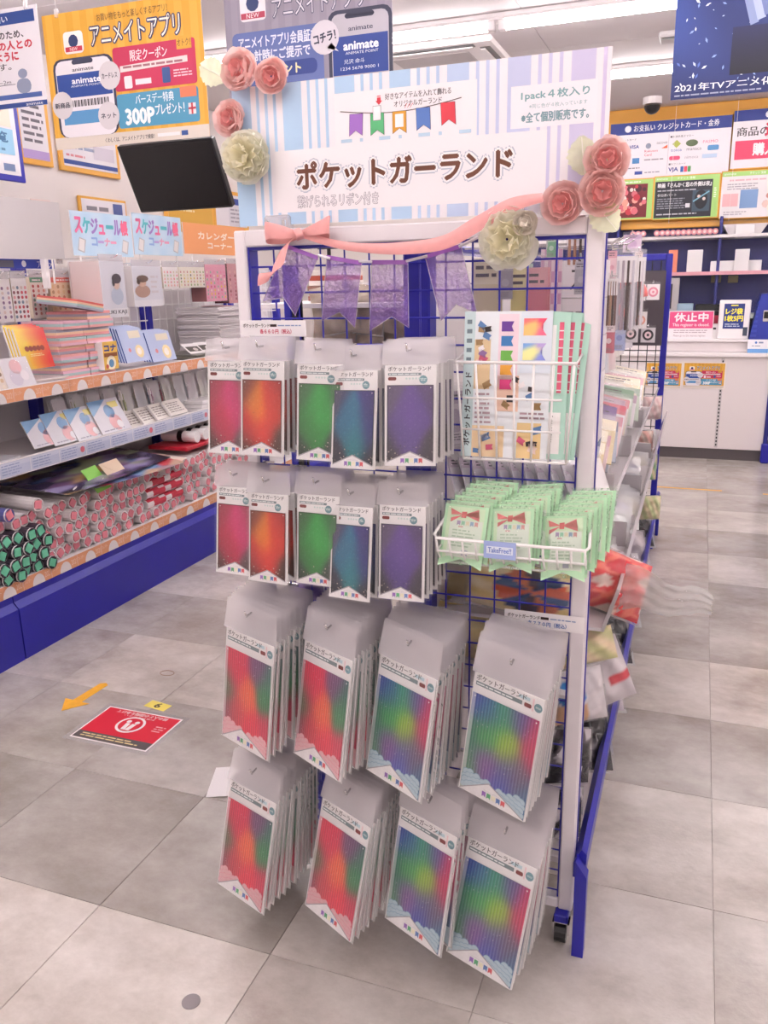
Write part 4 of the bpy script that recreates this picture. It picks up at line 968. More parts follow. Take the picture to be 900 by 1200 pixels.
# red floral bag with its clear tail poking into the aisle
def redcf(u, v):
    s = math.sin(9*u+4*v)+math.sin(13*v-5*u+1)
    return (206, 52, 62) if s > .5 else (232, 120, 104) if s > -.2 else (246, 226, 214) if s < -1.2 else (222, 84, 84)
soft_bag('cushion_bag', 'red floral cloth in a clear bag bulging towards the aisle', (-.150, 1.84, .735), (R(-25), R(24), R(24)), .20, .15, .08, redcf, None, 41)
tl = MB().surf(lambda u, v: (.20*u, .02*math.sin(u*5)*(.5-v) + .007*math.sin(v*22+u*6) + .004*math.sin(u*31-v*9), (.12*(1-u*.68))*(v-.5) + .008*math.sin(u*9) - .01*u), 16, 14)
tag(obj('bag_tail', tl, film('crinkled_film', .25, .9, rough=.06, bump=.6, bscale=14), loc=(-.12, 1.80, .735), rot=(0, R(8), R(14)), smooth=True), 'crumpled clear bag end sticking out over the aisle floor', 'bag')
soft_bag('cushion_bag', 'pale green and yellow goods in a clear bag under the red cloth', (-.19, 1.76, .60), (R(-20), R(-10), R(25)), .15, .08, .05, lambda u, v: mixc((206, 206, 150), (236, 214, 180), .5+.5*math.sin(12*u+8*v)), None, 42)
soft_bag('cushion_bag', 'bright blue toy in a clear bag beside the rack post', (-.195, 1.72, .50), (R(-10), R(-8), R(25)), .13, .13, .05, lambda u, v: (70, 140, 206) if (u-.35)**2+(v-.6)**2 < .07 else (232, 190, 150) if v < .4 and u < .6 else (226, 220, 224), None, 43)
soft_bag('cushion_bag', 'white goods with a red tab in a clear bag by the aisle', (-.17, 1.90, .47), (R(-15), R(-18), R(30)), .16, .17, .05, lambda u, v: (206, 60, 74) if u > .62 and .3 < v < .45 else mixc((230, 224, 228), (198, 190, 196), .5+.5*math.sin(15*u+7*v)), None, 44)
def dcf(u, v):
    s = math.sin(8*u+3*v)+math.sin(11*v-6*u); return (36, 32, 38) if s > -.1 else (92, 84, 92) if s > -.9 else (206, 200, 206)
soft_bag('cushion_bag', 'black goods in a shiny bag low beside the blue rail', (-.215, 1.74, .33), (R(-8), R(4), R(28)), .12, .14, .06, dcf, None, 45)
soft_bag('cushion_bag', 'black and pink goods in a shiny bag above the blue rail', (-.21, 1.84, .42), (R(-8), R(-8), R(28)), .12, .11, .05, lambda u, v: (206, 60, 96) if .4 < v < .6 and u < .6 else dcf(u, v), None, 46)
soft_bag('cushion_bag', 'black goods lying lowest in a shiny bag behind the right post', (-.225, 1.70, .20), (R(-8), R(2), R(26)), .12, .13, .06, dcf, None, 47)
bc = thing('barcode_tag', 'white barcode tag on the black bagged goods', 'tag', (-.196, 1.705, .30), (0, R(8), R(25)))
a = Art(); a.box(-.018, .018, 0, .001, -.03, .03, '#efeaee')
for k in range(9): a.rect(-.013, -.02+k*.004, .006, -.0185+k*.004+(.001 if k % 3 else 0), '#3a363a', 1)
obj('card', a, PRINT, bc)
for k in range(7):
    soft_bag('cushion_bag', 'dark bagged goods on the base deck along the aisle, %s from the rack' % ['first', 'second', 'third', 'fourth', 'fifth', 'sixth', 'seventh'][k], (-.24, 2.05+k*.33, .22), (R(-60), 0, R(15)), .2, .24, .07, [dcf, lambda u, v: mixc((220, 210, 214), (160, 150, 160), .5+.5*math.sin(9*u+5*v))][k % 2], 'bagged goods on the base deck', 60+k)
for k, (px, py, Yk, c1, c2) in enumerate(((762, 595, 3.9, (206, 216, 160), (240, 226, 190)), (764, 478, 4.25, (232, 196, 196), (244, 226, 222)), (757, 548, 3.8, (150, 196, 150), (226, 210, 170)), (752, 520, 3.7, (226, 170, 160), (240, 220, 210)))):
    soft_bag('plush_pack', ['pale green plush pack at the far end of the gondola', 'pink plush pack at the tray\'s far end', 'green and cream plush pack hanging at the tray\'s far end', 'salmon plush pack inside the tray\'s far end'][k], at(px, py, 'Y', Yk), (0, 0, R(20)), .10, .12, .06, lambda u, v, c1=c1, c2=c2: mixc(c1, c2, .5+.5*math.sin(14*u+9*v)), 'plush packs', 80+k)
# blue-framed mesh end panel at the far end
F0, F1 = at(752, 304, 'Y', 4.45), at(789, 297, 'Y', 4.45)
fm = thing('mesh_end_panel', 'blue framed mesh panel at the far end of the gondola', 'panel', (F0.x, 4.45, 0))
fx0, fx1, fz = -.46-F0.x, F1.x-F0.x, F1.z
obj('post', MB().bbox(fx1-.03, fx1, -.015, .015, 0, fz, .003), BLUE, fm); obj('post', MB().bbox(fx0, fx0+.03, -.015, .015, 0, fz, .003), BLUE, fm)
obj('top_rail', MB().bbox(fx0+.03, fx1-.03, -.012, .012, fz-.03, fz, .003), BLUE, fm)
for k in range(6): X = fx0+.03+(fx1-fx0-.06)*(k+.5)/6; obj('wire', MB().tube([(X, 0, .3), (X, 0, fz-.03)], .0025, 5), BLACK, fm)
for k in range(16): obj('wire', MB().tube([(fx0+.03, -.004, fz-.08-k*.055), (fx1-.03, -.004, fz-.08-k*.055)], .0025, 5), BLACK, fm)

# rows of goods hanging along the gondola side, facing the aisle
NM = [('pale grey', '#d8d2d8', '#a49cac', 'pens'), ('pink', '#e6b8bc', '#cc7a88', 'card'), ('white', '#ebe6ea', '#c4a8b4', 'card'), ('brown and tan', '#7a5648', '#b48c70', 'pens'), ('lilac', '#cfc0dc', '#9a84b4', 'card'), ('light blue', '#b4c4e0', '#7c92c0', 'card'), ('cream', '#e8dcbc', '#c8a878', 'card')]
hm = {n[0] + str(h): bag_meshes(.085, h, .005, n[1], n[2], n[3]) for n in NM for h in (.12, .19)}
for row, (zt_, h) in enumerate(((1.40, .19), (1.195, .12))):
    for k in range(19):
        y_ = 1.98 + k*.128; n = NM[(k*3 + row*2) % 7]; xf = -.30 - RND.uniform(0, .05)
        hk = thing('display_hook', 'chrome hook in the %s row along the gondola side above the trays' % ['upper', 'lower'][row], 'hook', (-.525, y_, zt_-.008), group='hooks above the aisle trays')
        obj('prong', MB().tube([(0, 0, 0), (xf+.54, 0, 0), (xf+.55, 0, .012)], .0022, 6), CHROME, hk)
        for j in range(3):
            bagged('hanging_pack', '%s pack hanging in the %s row above the aisle trays' % (n[0], ['upper', 'lower'][row]), (xf - .022*j, y_ + RND.uniform(-.004, .004), zt_), (R(-2), 0, R(72 + RND.uniform(-3, 3))), hm[n[0] + str(h)], 'packs hanging above the aisle trays', 'pack')
# ---------------------------------------------------------------- register counter at the back
CY = 6.9
CTR = mat('counter_laminate', '#e6dede', .45); COUNT_X0, COUNT_X1 = -.75, .52
ct = thing('register_counter', 'pale pink-grey register counter with a slotted track on its front', 'counter', (0, CY, 0))
obj('body', MB().box(COUNT_X0, COUNT_X1, 0, .55, .09, .80), CTR, ct)
obj('plinth', MB().box(COUNT_X0, COUNT_X1, .03, .53, 0, .09), mat('dark_plinth', '#5d5658', .5), ct)
obj('top', MB().bbox(COUNT_X0, COUNT_X1+.01, -.03, .55, .80, .83, .006), WHITE, ct)
obj('ledge', MB().bbox(COUNT_X0, COUNT_X1, .12, .5, .83, .905, .006), CTR, ct)
obj('ledge_top', MB().bbox(COUNT_X0, COUNT_X1+.01, .09, .5, .905, .925, .005), WHITE, ct)
tx_ = at(845, 450, 'Y', CY).x
ch = obj('slot_track', MB().box(tx_-.012, tx_+.012, -.003, .0, .10, .79), PAPERG, ct)
for k in range(24): obj('slot', MB().box(tx_-.005, tx_+.005, -.0045, -.001, .115+k*.028, .13+k*.028), BLACK, ch)
obj('end_panel', MB().bbox(COUNT_X1, COUNT_X1+.03, -.02, .55, 0, .80, .004), NAVY, ct)
obj('glide', MB().bbox(COUNT_X1-.01, COUNT_X1+.05, -.05, .02, 0, .15, .01), BLUE, ct)
# two little yellow posters on the counter front
def app_poster(a, w, h, l=0, word=True):
    """yellow app poster, origin at its centre"""
    x = w/2; z = h/2
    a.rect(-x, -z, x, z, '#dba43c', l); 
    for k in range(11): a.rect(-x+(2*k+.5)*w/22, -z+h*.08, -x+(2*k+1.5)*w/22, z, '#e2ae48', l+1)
    a.rect(-x, -z, x, -z+h*.09, '#d9cfc4', l+2)
    a.text('お買い物をもっと楽しくするアプリ！', -w*.14, z-h*.1, w*.3, z-h*.045, '#6a5238', l+3)
    a.text('アニメイトアプリ', -w*.19, z-h*.265, w*.37, z-h*.115, '#3f4468', l+3, .1); a.text('アニメイトアプリ', -w*.19, z-h*.265, w*.37, z-h*.115, '#f6efe0', l+4, 0)
    a.rrect(-w*.37, z-h*.3, -w*.24, z-h*.14, '#f4eeea', l+3, w*.02); a.circ(-w*.305, z-h*.21, w*.032, '#34406e', l+4, 10); a.rect(-w*.36, z-h*.285, -w*.25, z-h*.25, '#c23a50', l+5); a.text('NEW', -w*.33, z-h*.28, -w*.28, z-h*.256, '#f6eaea', l+6)
    a.rrect(-w*.46, -z+h*.085, -w*.06, z-h*.33, '#3a3d55', l+3, w*.05); a.rrect(-w*.445, -z+h*.085, -w*.075, z-h*.345, '#e9e4ea', l+4, w*.045); a.rrect(-w*.33, z-h*.38, -w*.19, z-h*.345, '#3a3d55', l+5, w*.012)
    a.rect(-w*.44, -z+h*.38, -w*.08, -z+h*.555, '#2c4a94', l+5); a.text('animate', -w*.34, -z+h*.48, -w*.15, -z+h*.52, '#f2f2f8', l+6, .03); a.text('ANIMATE POINT', -w*.35, -z+h*.455, -w*.15, -z+h*.47, '#dfe4f2', l+6); a.text('animate', -w*.33, -z+h*.57, -w*.19, -z+h*.595, '#3c3c52', l+6, .02)
    for k in range(22): a.rect(-w*.35+k*w*.011, -z+h*.31, -w*.35+k*w*.011+w*.004*(1+k % 2), -z+h*.36, '#3a3840', l+5)
    a.rect(-w*.42, -z+h*.18, -w*.1, -z+h*.28, '#5a94c4', l+5)
    for cx, cz, t in ((-w*.09, .01*h, 'カードレス'), (-w*.42, -h*.17, '新商品'), (-w*.12, -h*.28, 'ネット')):
        a.circ(cx, cz, w*.07, '#d6d0d4', l+6, 18); a.text(t, cx-w*.05, cz-h*.02, cx+w*.05, cz+h*.02, '#4a4a58', l+7, .03)
    a.rrect(-w*.06, -h*.115, w*.45, h*.2, '#c23358', l+3, w*.015); a.rect(w*.34, h*.13, w*.43, h*.22, '#dda63e', l+4); a.text('オトク！', w*.345, h*.15, w*.425, h*.2, '#5a4030', l+5)
    a.text('限定クーポン', w*.05, h*.09, w*.28, h*.17, '#f4e6ea', l+4, .02); a.poly([(-w*.02, h*.02), (w*.4, h*.04), (w*.4, h*.085), (-w*.02, h*.065)], '#e6dad8', l+4); a.lines(0, h*.035, w*.38, h*.07, 1, '#a06a74', l+5); a.rrect(0, -h*.1, w*.05, -h*.01, '#f0e6ea', l+4, w*.008); a.rect(w*.07, -h*.08, w*.17, -h*.04, '#f0e6ea', l+4); a.rrect(w*.24, -h*.09, w*.29, h*.02, '#3c5a94', l+4, w*.008); a.lines(w*.31, -h*.06, w*.43, h*.0, 3, '#f0d0d8', l+4)
    a.rrect(-w*.06, -h*.385, w*.45, -h*.135, '#4f96b8', l+3, w*.015); a.text('バースデー特典', w*.06, -h*.22, w*.3, -h*.15, '#eef4f6', l+4, .02); a.text('300P', -w*.01, -h*.36, w*.17, -h*.25, '#f4f6f6', l+4, .05); a.text('プレゼント！', w*.18, -h*.31, w*.36, -h*.235, '#f2f4f4', l+4, .03); a.rect(w*.34, -h*.205, w*.44, -h*.13, '#dd7a58', l+4); a.rect(w*.385, -h*.33, w*.43, -h*.25, '#efe6e8', l+4); a.rect(w*.402, -h*.33, w*.413, -h*.25, '#cc4250', l+5); a.rect(w*.385, -h*.295, w*.43, -h*.28, '#cc4250', l+5)
    if word: a.text('くわしくは、アニメイトアプリで検索！', -w*.16, -z+h*.022, w*.16, -z+h*.058, '#3f3a40', l+3, .02); a.rect(w*.18, -z+h*.03, w*.32, -z+h*.055, '#efe9ea', l+3); a.rect(w*.33, -z+h*.025, w*.37, -z+h*.06, '#34508c', l+3)
for k, (x0, x1, lb) in enumerate(((757, 798, 'small yellow app poster on the counter front, left one'), (801, 849, 'small yellow app poster on the counter front, right one'))):
    p, q = at(x0, 424, 'Y', CY), at(x1, 456, 'Y', CY)
    t = thing('small_poster', lb, 'poster', ((p.x+q.x)/2, CY-.003, (p.z+q.z)/2), group='yellow posters on the counter')
    a = Art(-.001, .0005); w_, h_ = q.x-p.x, p.z-q.z; a.box(-w_/2, w_/2, -.001, .001, -h_/2, h_/2, '#eee6e0'); app_poster(a, w_*.94, h_*.92, 1, False)
    obj('print', a, PRINT, t)
# signs on the counter ledge
TOPZ = .925
def Pc(px, py, Y): return at(px, py, 'Y', Y)
p, q = Pc(784, 372, 7.02), Pc(834, 405, 7.02)
t = thing('closed_sign', 'pink and white register-closed sign on the counter', 'sign', ((p.x+q.x)/2, 7.02, TOPZ), (R(-6), 0, R(2)))
w_, h_ = (q.x-p.x), p.z-q.z; w2 = w_/2
a = Art(-.002, .0008); a.box(-w2, w2, -.002, .002, 0, h_, '#f2eaee'); a.rect(-w2*.97, h_*.38, w2*.97, h_*.97, '#dc4a80', 1)
a.text('休止中', -w2*.75, h_*.62, w2*.75, h_*.92, '#f8eef2', 2, .04); a.text('This register is closed.', -w2*.82, h_*.42, w2*.82, h_*.56, '#f8eef2', 2, .02)
a.lines(-w2*.75, h_*.2, w2*.75, h_*.34, 2, '#b8a8b0', 1, rag=.1); a.text('Please go to the nearest register.', -w2*.75, h_*.06, w2*.7, h_*.16, '#a4949c', 1)
obj('print', a, PRINT, t)
obj('foot', MB().prism([(-w2*.9, 0), (w2*.9, 0), (w2*.9, .004), (-w2*.9, .004)], 0, .06), PAPERW, t)
p, q = Pc(843, 359, 7.02), Pc(876, 405, 7.02)
t = thing('bag_price_stand', 'white stand with a navy plastic-bag price card on the counter', 'sign', ((p.x+q.x)/2, 7.04, TOPZ), (R(-8), 0, R(-4)))
w_, h_ = q.x-p.x, p.z-q.z; w2 = w_/2
obj('board', MB().bbox(-w2, w2, -.01, .01, 0, h_, .006), WHITE, t)
a = Art(-.011, .0008); a.rect(-w2*.68, h_*.26, w2*.62, h_*.9, '#283a80', 1); a.text('レジ袋', -w2*.55, h_*.63, w2*.5, h_*.78, '#f0e34a', 2, .05); a.text('1枚5円', -w2*.58, h_*.45, w2*.55, h_*.6, '#f0e34a', 2, .05); a.lines(-w2*.55, h_*.3, w2*.5, h_*.4, 2, '#c8d0e6', 2); a.rect(-w2*.25, h_*.84, w2*.2, h_*.87, '#f0e34a', 2); a.rect(w2*.62, h_*.08, w2*.9, h_*.3, '#3f4658', 1)
obj('print', a, PRINT, t); obj('strut', MB().box(-w2*.6, w2*.6, .01, .07, 0, .006), WHITE, t)
p, q = Pc(874, 352, 7.0), Pc(905, 407, 7.0)
t = thing('coin_tray_case', 'deep blue ribbed plastic case on the counter by the picture edge', 'case', (p.x+.045, 7.0, TOPZ))
h_ = p.z-q.z
obj('body', MB().prism([(0, 0), (.28, 0), (.28, h_), (.06, h_*.96)], 0, .2), mat('blue_plastic', '#2a3aa0', .35), t)
for k in range(9): obj('rib', MB().box(.008+.005*k, .05, -.008, 0, .02+k*.035, .035+k*.035), mat('blue_plastic_rib', '#3a4cb0', .35), t)
obj('device', MB().bbox(.085, .125, -.012, 0, h_*.38, h_*.62, .004), PAPERG, t); obj('screen', MB().box(.09, .12, -.0135, -.012, h_*.45, h_*.59), BLACK, t)
p, q = Pc(876, 408, 6.93), Pc(899, 421, 6.93)
t = thing('card_stand', 'small white and light blue card stand at the counter edge', 'card', ((p.x+q.x)/2, 6.93, .83), (R(-20), 0, 0))
w2, h_ = (q.x-p.x)/2, p.z-q.z+.02
a = Art(-.001, .0006); a.box(-w2, w2, -.001, .001, 0, h_, '#eceaf0'); a.rect(-w2, 0, w2, h_*.3, '#6a9ed8', 1); a.circ(-w2*.2, h_*.78, h_*.09, '#4a78c0', 1); a.lines(-w2*.6, h_*.45, w2*.6, h_*.6, 1, '#9aa4b8', 1); a.rect(w2*.05, h_*.72, w2*.5, h_*.84, '#7a88a8', 1)
obj('print', a, PRINT, t)
p = Pc(836, 402, 7.08)
t = thing('receipt_printer', 'white receipt printer with dark slot between the two signs', 'printer', (p.x-.02, 7.12, TOPZ))
obj('body', MB().bbox(-.035, .05, -.06, .08, 0, .11, .01), WHITE, t); obj('slot', MB().box(-.02, .03, -.062, -.05, .07, .085), BLACK, t); obj('paper', MB().box(-.018, .028, -.066, -.0625, .0, .07), PAPERW, t)
t = thing('cash_register', 'dark register till behind the closed sign', 'register', (Pc(800, 380, 7.30).x, 7.30, TOPZ))
obj('body', MB().bbox(-.24, .3, -.06, .15, 0, .2, .01), BLACK, t); obj('side_box', MB().bbox(.19, .27, -.075, -.06, .04, .17, .004), mat('red_panel', '#b03048', .4), t)
# ---------------- wall boards, cabinets and shelves behind the counter
BYB = 7.62
cab = thing('wall_cabinet', 'navy wall unit with shelves behind the counter', 'cabinet', (0, 7.9, 0))
zt = at(800, 256, 'Y', BYB).z
obj('back', MB().box(-1.6, 1.4, -.03, 0, .1, zt+.02), NAVY, cab)
zs = [at(800, 277, 'Y', 7.5).z, at(800, 320, 'Y', 7.5).z, at(800, 369, 'Y', 7.5).z]
obj('shelf', MB().bbox(-1.6, 1.4, -.4, -.03, zs[0]-.02, zs[0]+.005, .004), WHITE, cab)
sh = obj('shelf', MB().bbox(-1.6, 1.4, -.4, -.03, zs[1]-.02, zs[1]+.005, .004), WHITE, cab)
obj('shelf_edging', MB().box(-1.6, 1.4, -.406, -.4, zs[1]-.02, zs[1]+.008), mat('pink_edging', '#e8a8b4', .5), sh)
obj('worktop', MB().bbox(-1.6, 1.4, -.42, -.03, zs[2]-.03, zs[2], .004), mat('pale_green_worktop', '#dfeade', .4), cab)
obj('lower_doors', MB().box(-1.6, 1.4, -.4, -.03, .1, zs[2]-.03), BLACK, cab)
for x_ in (-.7, .1, .75): obj('upright', MB().bbox(x_-.012, x_+.012, -.36, -.03, zs[2], zt, .003), NAVY, cab)
for px in (839, 859): 
    P_ = at(px, 327, 'Y', 7.87); obj('wall_socket', MB().bbox(P_.x-.04, P_.x+.04, -.045, -.03, P_.z-.03, P_.z+.03, .004), mat('brass_plate', '#a89a70', .5), cab)
# beaded pink garland on the upper shelf
for k in range(24):
    px = 770+k*6.2 if k < 12 else 742+(k-12)*6
    if k > 14: break
    P_ = at(px, 271 + (1.2 if k % 2 else 0), 'Y', 7.48)
    t = thing('paper_rosette', 'pink paper rosette in the row on the upper shelf behind the counter', 'rosette', (P_.x, 7.48, zs[0]+.03), group='pink rosettes on the shelf')
    obj('disc', MB().tube([(0, -.008, 0), (0, .008, 0)], .023, 12), mat('rosette_pink', '#e39aa4', .6), t); obj('heart', MB().tube([(0, -.011, 0), (0, -.008, 0)], .012, 8), mat('rosette_heart', '#f2dcdc', .6), t)
t = thing('white_crate', 'white plastic crate on the upper shelf behind the counter', 'crate', (at(873, 270, 'Y', 7.6).x, 7.735, zs[0]+.005))
obj('tub', MB().add([(x*s, y*s2, z) for z, s, s2 in ((0, .12, .1), (.08, .17, .13)) for x, y in ((-1, -1), (1, -1), (1, 1), (-1, 1))], [(3, 2, 1, 0), (0, 1, 5, 4), (1, 2, 6, 5), (2, 3, 7, 6), (3, 0, 4, 7)]), WHITE, t)
obj('note', MB().box(-.07, .07, -.135, -.13, -.03, .07), PAPERW, t)
def box_at(name, label, px0, py0, px1, py1, Y, z0, m, cat, d=.12):
    p, q = at(px0, py0, 'Y', Y), at(px1, py1, 'Y', Y)
    t = thing(name, label, cat, ((p.x+q.x)/2, Y, z0)); obj('body', MB().bbox(-(q.x-p.x)/2, (q.x-p.x)/2, 0, d, 0, max(p.z-z0, .01), .003), m, t); return t
box_at('paper_notice', 'white notice card standing on the middle shelf, left one', 806, 293, 823, 307, 7.5, zs[1]+.005, PAPERW, 'notice', .004)
box_at('paper_notice', 'white notice card standing on the middle shelf, right one', 862, 292, 878, 304, 7.5, zs[1]+.005, PAPERW, 'notice', .004)
box_at('paper_pile', 'pile of white papers on the middle shelf behind the counter', 833, 306, 892, 316, 7.55, zs[1]+.005, PAPERW, 'papers', .2)
tg = box_at('orange_card', 'orange-red upright card at the end of the middle shelf', 784, 293, 793, 317, 7.5, zs[1]+.005, mat('orange_card', '#e88a6a', .5), 'card', .01)
w0 = box_at('wall_monitor', 'grey monitor with a white surround on the worktop behind the counter', 772, 326, 794, 364, 7.52, zs[2], PAPERG, 'monitor', .05)
obj('screen', MB().box(-.07, .03, -.004, -.001, .05, .25), BLACK, w0)
box_at('tissue_box', 'pale blue box on the worktop behind the counter', 793, 356, 812, 364, 7.52, zs[2], mat('pale_blue_box', '#b4d0e6', .5), 'box', .12)
box_at('dark_device', 'dark device on the worktop behind the bag price stand', 815, 357, 850, 365, 7.52, zs[2], BLACK, 'device', .2)
# orange pin boards with posters
def frame_board(name, label, corners, Y, parts, framec='#e8a84c', fr=.03, rotz=0):
    p, q = at(*corners[0], 'Y', Y), at(*corners[1], 'Y', Y); w2, h2 = (q.x-p.x)/2, (p.z-q.z)/2
    t = thing(name, label, 'board', ((p.x+q.x)/2, Y, (p.z+q.z)/2)); return t, w2, h2
OR = mat('orange_frame', '#e8ac48', .45)
p, q = at(708, 138, 'Y', 7.64), at(1000, 262, 'Y', 7.64)
pb_ = thing('pin_board', 'wide orange pin board behind the counter posters', 'board', ((p.x+q.x)/2, 7.66, (p.z+q.z)/2)); obj('panel', MB().bbox((p.x-q.x)/2, (q.x-p.x)/2, 0, .03, (q.z-p.z)/2+.02, (p.z-q.z)/2+.05, .006), OR, pb_); obj('wall_bracket', MB().box(-.5, .5, .03, .24, -.1, .1), WHITE, pb_)
t, w2, h2 = frame_board('payment_board', 'orange framed board of accepted payment logos on the back wall', ((716, 146), (853, 203)), 7.60, None)
obj('frame', MB().bbox(-w2-.015, w2+.015, 0, .02, -h2-.012, h2+.012, .005), OR, t)
a = Art(-.001, .0012); a.rect(-w2, -h2, w2, h2, '#ece6ec', 0); a.rect(-w2, h2*.58, w2, h2, '#2f3f8c', 1); a.circ(-w2*.7, h2*.78, h2*.12, '#eef0f8', 2); a.text('お支払い クレジットカード・金券', -w2*.6, h2*.67, w2*.8, h2*.9, '#f2f2f8', 2, .02)
a.rect(-.004, -h2*.9, 0, h2*.5, '#c9c2ca', 1); a.text('■クレジットカード', -w2*.92, h2*.36, -w2*.55, h2*.44, '#5a545c', 2); a.text('■交通系電子マネー', w2*.02, h2*.36, w2*.4, h2*.44, '#5a545c', 2); a.text('■ギフトカード', w2*.02, -h2*.6, w2*.3, -h2*.52, '#5a545c', 2)
a.circ(-w2*.87, h2*.13, h2*.11, '#d8402e', 2); a.circ(-w2*.78, h2*.13, h2*.11, '#eba02e', 2); a.text('VISA', -w2*.66, h2*.08, -w2*.5, h2*.2, '#2f3f8c', 2, .03); a.circ(-w2*.34, h2*.14, h2*.1, '#8c94a8', 2); a.text('DISCOVER', -w2*.2, h2*.18, -w2*.02, h2*.25, '#5a545c', 2); a.poly([(-w2*.12, h2*.02), (-w2*.02, h2*.02), (-w2*.02, h2*.14)], '#e0683c', 2)
for k, c in enumerate(('#c8405c', '#e06a80', '#3c6ab4', '#50a060')): a.rect(-w2*(.92-.07*k), -h2*.2, -w2*(.87-.07*k), -h2*.04, c, 2)
a.text('Rakuten', -w2*.4, -h2*.08, -w2*.18, 0, '#cc4460', 2); a.text('Card', -w2*.4, -h2*.22, -w2*.28, -h2*.12, '#cc4460', 2); a.rect(-w2*.6, -h2*.46, -w2*.48, -h2*.26, '#4a88c4', 2); a.lines(-w2*.4, -h2*.4, -w2*.06, -h2*.3, 1, '#9a949c', 2); a.lines(-w2*.9, -h2*.66, -w2*.4, -h2*.58, 1, '#7a747c', 2); a.rect(-w2*.55, -h2*.86, -w2*.42, -h2*.74, '#3a50a0', 2); a.lines(-w2*.38, -h2*.84, -w2*.1, -h2*.76, 1, '#8a8898', 2)
a.poly([(w2*.06, h2*.14), (w2*.13, h2*.28), (w2*.2, h2*.14), (w2*.13, 0)], '#a8b050', 2); a.circ(w2*.38, h2*.14, w2*.1, '#5f7050', 2, 14, h2*.12); a.text('PASMO', w2*.56, h2*.1, w2*.8, h2*.2, '#d86a90', 2)
a.text('toica', w2*.04, -h2*.12, w2*.22, h2*-.02, '#4a6ab0', 2); a.text('manaca', w2*.3, -h2*.12, w2*.54, -h2*.04, '#7a7480', 2); a.rrect(w2*.64, -h2*.16, w2*.82, h2*.02, '#5a94c8', 2, .01); a.rrect(w2*.02, -h2*.42, w2*.2, -h2*.28, '#e0587c', 2, .012); a.text('nimoca', w2*.28, -h2*.4, w2*.5, -h2*.3, '#a49ca8', 2); a.rect(w2*.56, -h2*.42, w2*.8, -h2*.28, '#b8cce4', 2)
a.text('VJA', w2*.02, -h2*.86, w2*.18, -h2*.68, '#2f3f8c', 2, .03)
for k, c in enumerate(('#3c62b0', '#cc4058', '#50a05c')): a.rect(w2*(.22+.06*k), -h2*.86, w2*(.27+.06*k), -h2*.66, c, 2)
obj('print', a, PRINT, t)
t, w2, h2 = frame_board('returns_board', 'orange framed notice about returns at the right edge', ((861, 130), (985, 190)), 7.60, None)
obj('frame', MB().bbox(-w2-.015, w2+.015, 0, .02, -h2-.012, h2+.012, .005), OR, t)
a = Art(-.001, .0012); a.rect(-w2, -h2, w2, h2, '#ece6ec', 0); a.rect(-w2, h2*.62, w2, h2, '#2f3f8c', 1); a.circ(-w2*.36, h2*.8, h2*.12, '#eef0f8', 2); a.text('商品の返品', -w2*.92, h2*.1, w2*.1, h2*.42, '#4a454c', 2, .02); a.text('返品', -w2*.4, h2*.06, w2*.1, h2*.5, '#cc3050', 3, .05); a.rect(-w2*.94, -h2*.7, w2*.9, -h2*.05, '#dd4468', 1); a.text('購入後の返品', -w2*.6, -h2*.58, w2*.7, -h2*.16, '#f6eef0', 2, .04)
obj('print', a, PRINT, t)
def art_blob(a, x0, z0, x1, z1, cols, n, seed, l):
    rs = random.Random(seed)
    for k in range(n): a.circ(rs.uniform(x0, x1), rs.uniform(z0, z1), (x1-x0)*rs.uniform(.05, .13), rs.choice(cols), l + k*.15, 8)
GRN = '#a9d67c'
t, w2, h2 = frame_board('event_poster', 'green bordered poster with a crimson picture behind the pink roses', ((722, 212), (763, 256)), 7.59, None)
obj('frame', MB().bbox(-w2-.008, w2+.008, 0, .02, -h2-.008, h2+.008, .004), OR, t)
a = Art(-.001, .0012); a.rect(-w2, -h2, w2, h2, GRN, 0); a.rect(-w2, -h2*.92, w2*.72, h2*.78, '#7a2430', 1); art_blob(a, -w2*.9, -h2*.8, w2*.6, h2*.65, ['#c83848', '#e8a090', '#4a1c28', '#f0e0d8', '#a86a4c', '#d8707c'], 36, 5, 2); a.lines(-w2*.5, h2*.82, w2*.5, h2*.95, 1, '#f2f6e8', 2)
obj('print', a, PRINT, t)
t, w2, h2 = frame_board('event_poster', 'dark poster with white lettering in a green border on the back wall', ((768, 208), (840, 254)), 7.59, None)
obj('frame', MB().bbox(-w2-.008, w2+.008, 0, .02, -h2-.008, h2+.008, .004), OR, t)
a = Art(-.001, .0012); a.rect(-w2, -h2, w2, h2, GRN, 0); a.text('animate', -w2*.95, h2*.86, -w2*.6, h2*.96, '#f4f8ee', 1); a.text('チケット 情報', -w2*.3, h2*.84, w2*.25, h2*.96, '#f4f8ee', 1); a.rect(-w2*.98, -h2*.95, w2*.8, h2*.78, '#2b2c36', 1)
a.text('映画『さんかく窓の外側は夜』', -w2*.9, h2*.48, w2*.76, h2*.7, '#f0f0f2', 2, .03); a.lines(-w2*.9, h2*.28, w2*.7, h2*.4, 1, '#b8b8c0', 2); a.text('参加券パート', -w2*.9, h2*.06, -w2*.3, h2*.2, '#d8d8dc', 2); a.lines(-w2*.9, -h2*.55, w2*.1, h2*0, 5, '#8e909a', 2); a.rect(w2*.0, -h2*.5, w2*.14, -h2*.3, '#d8d8dc', 3)
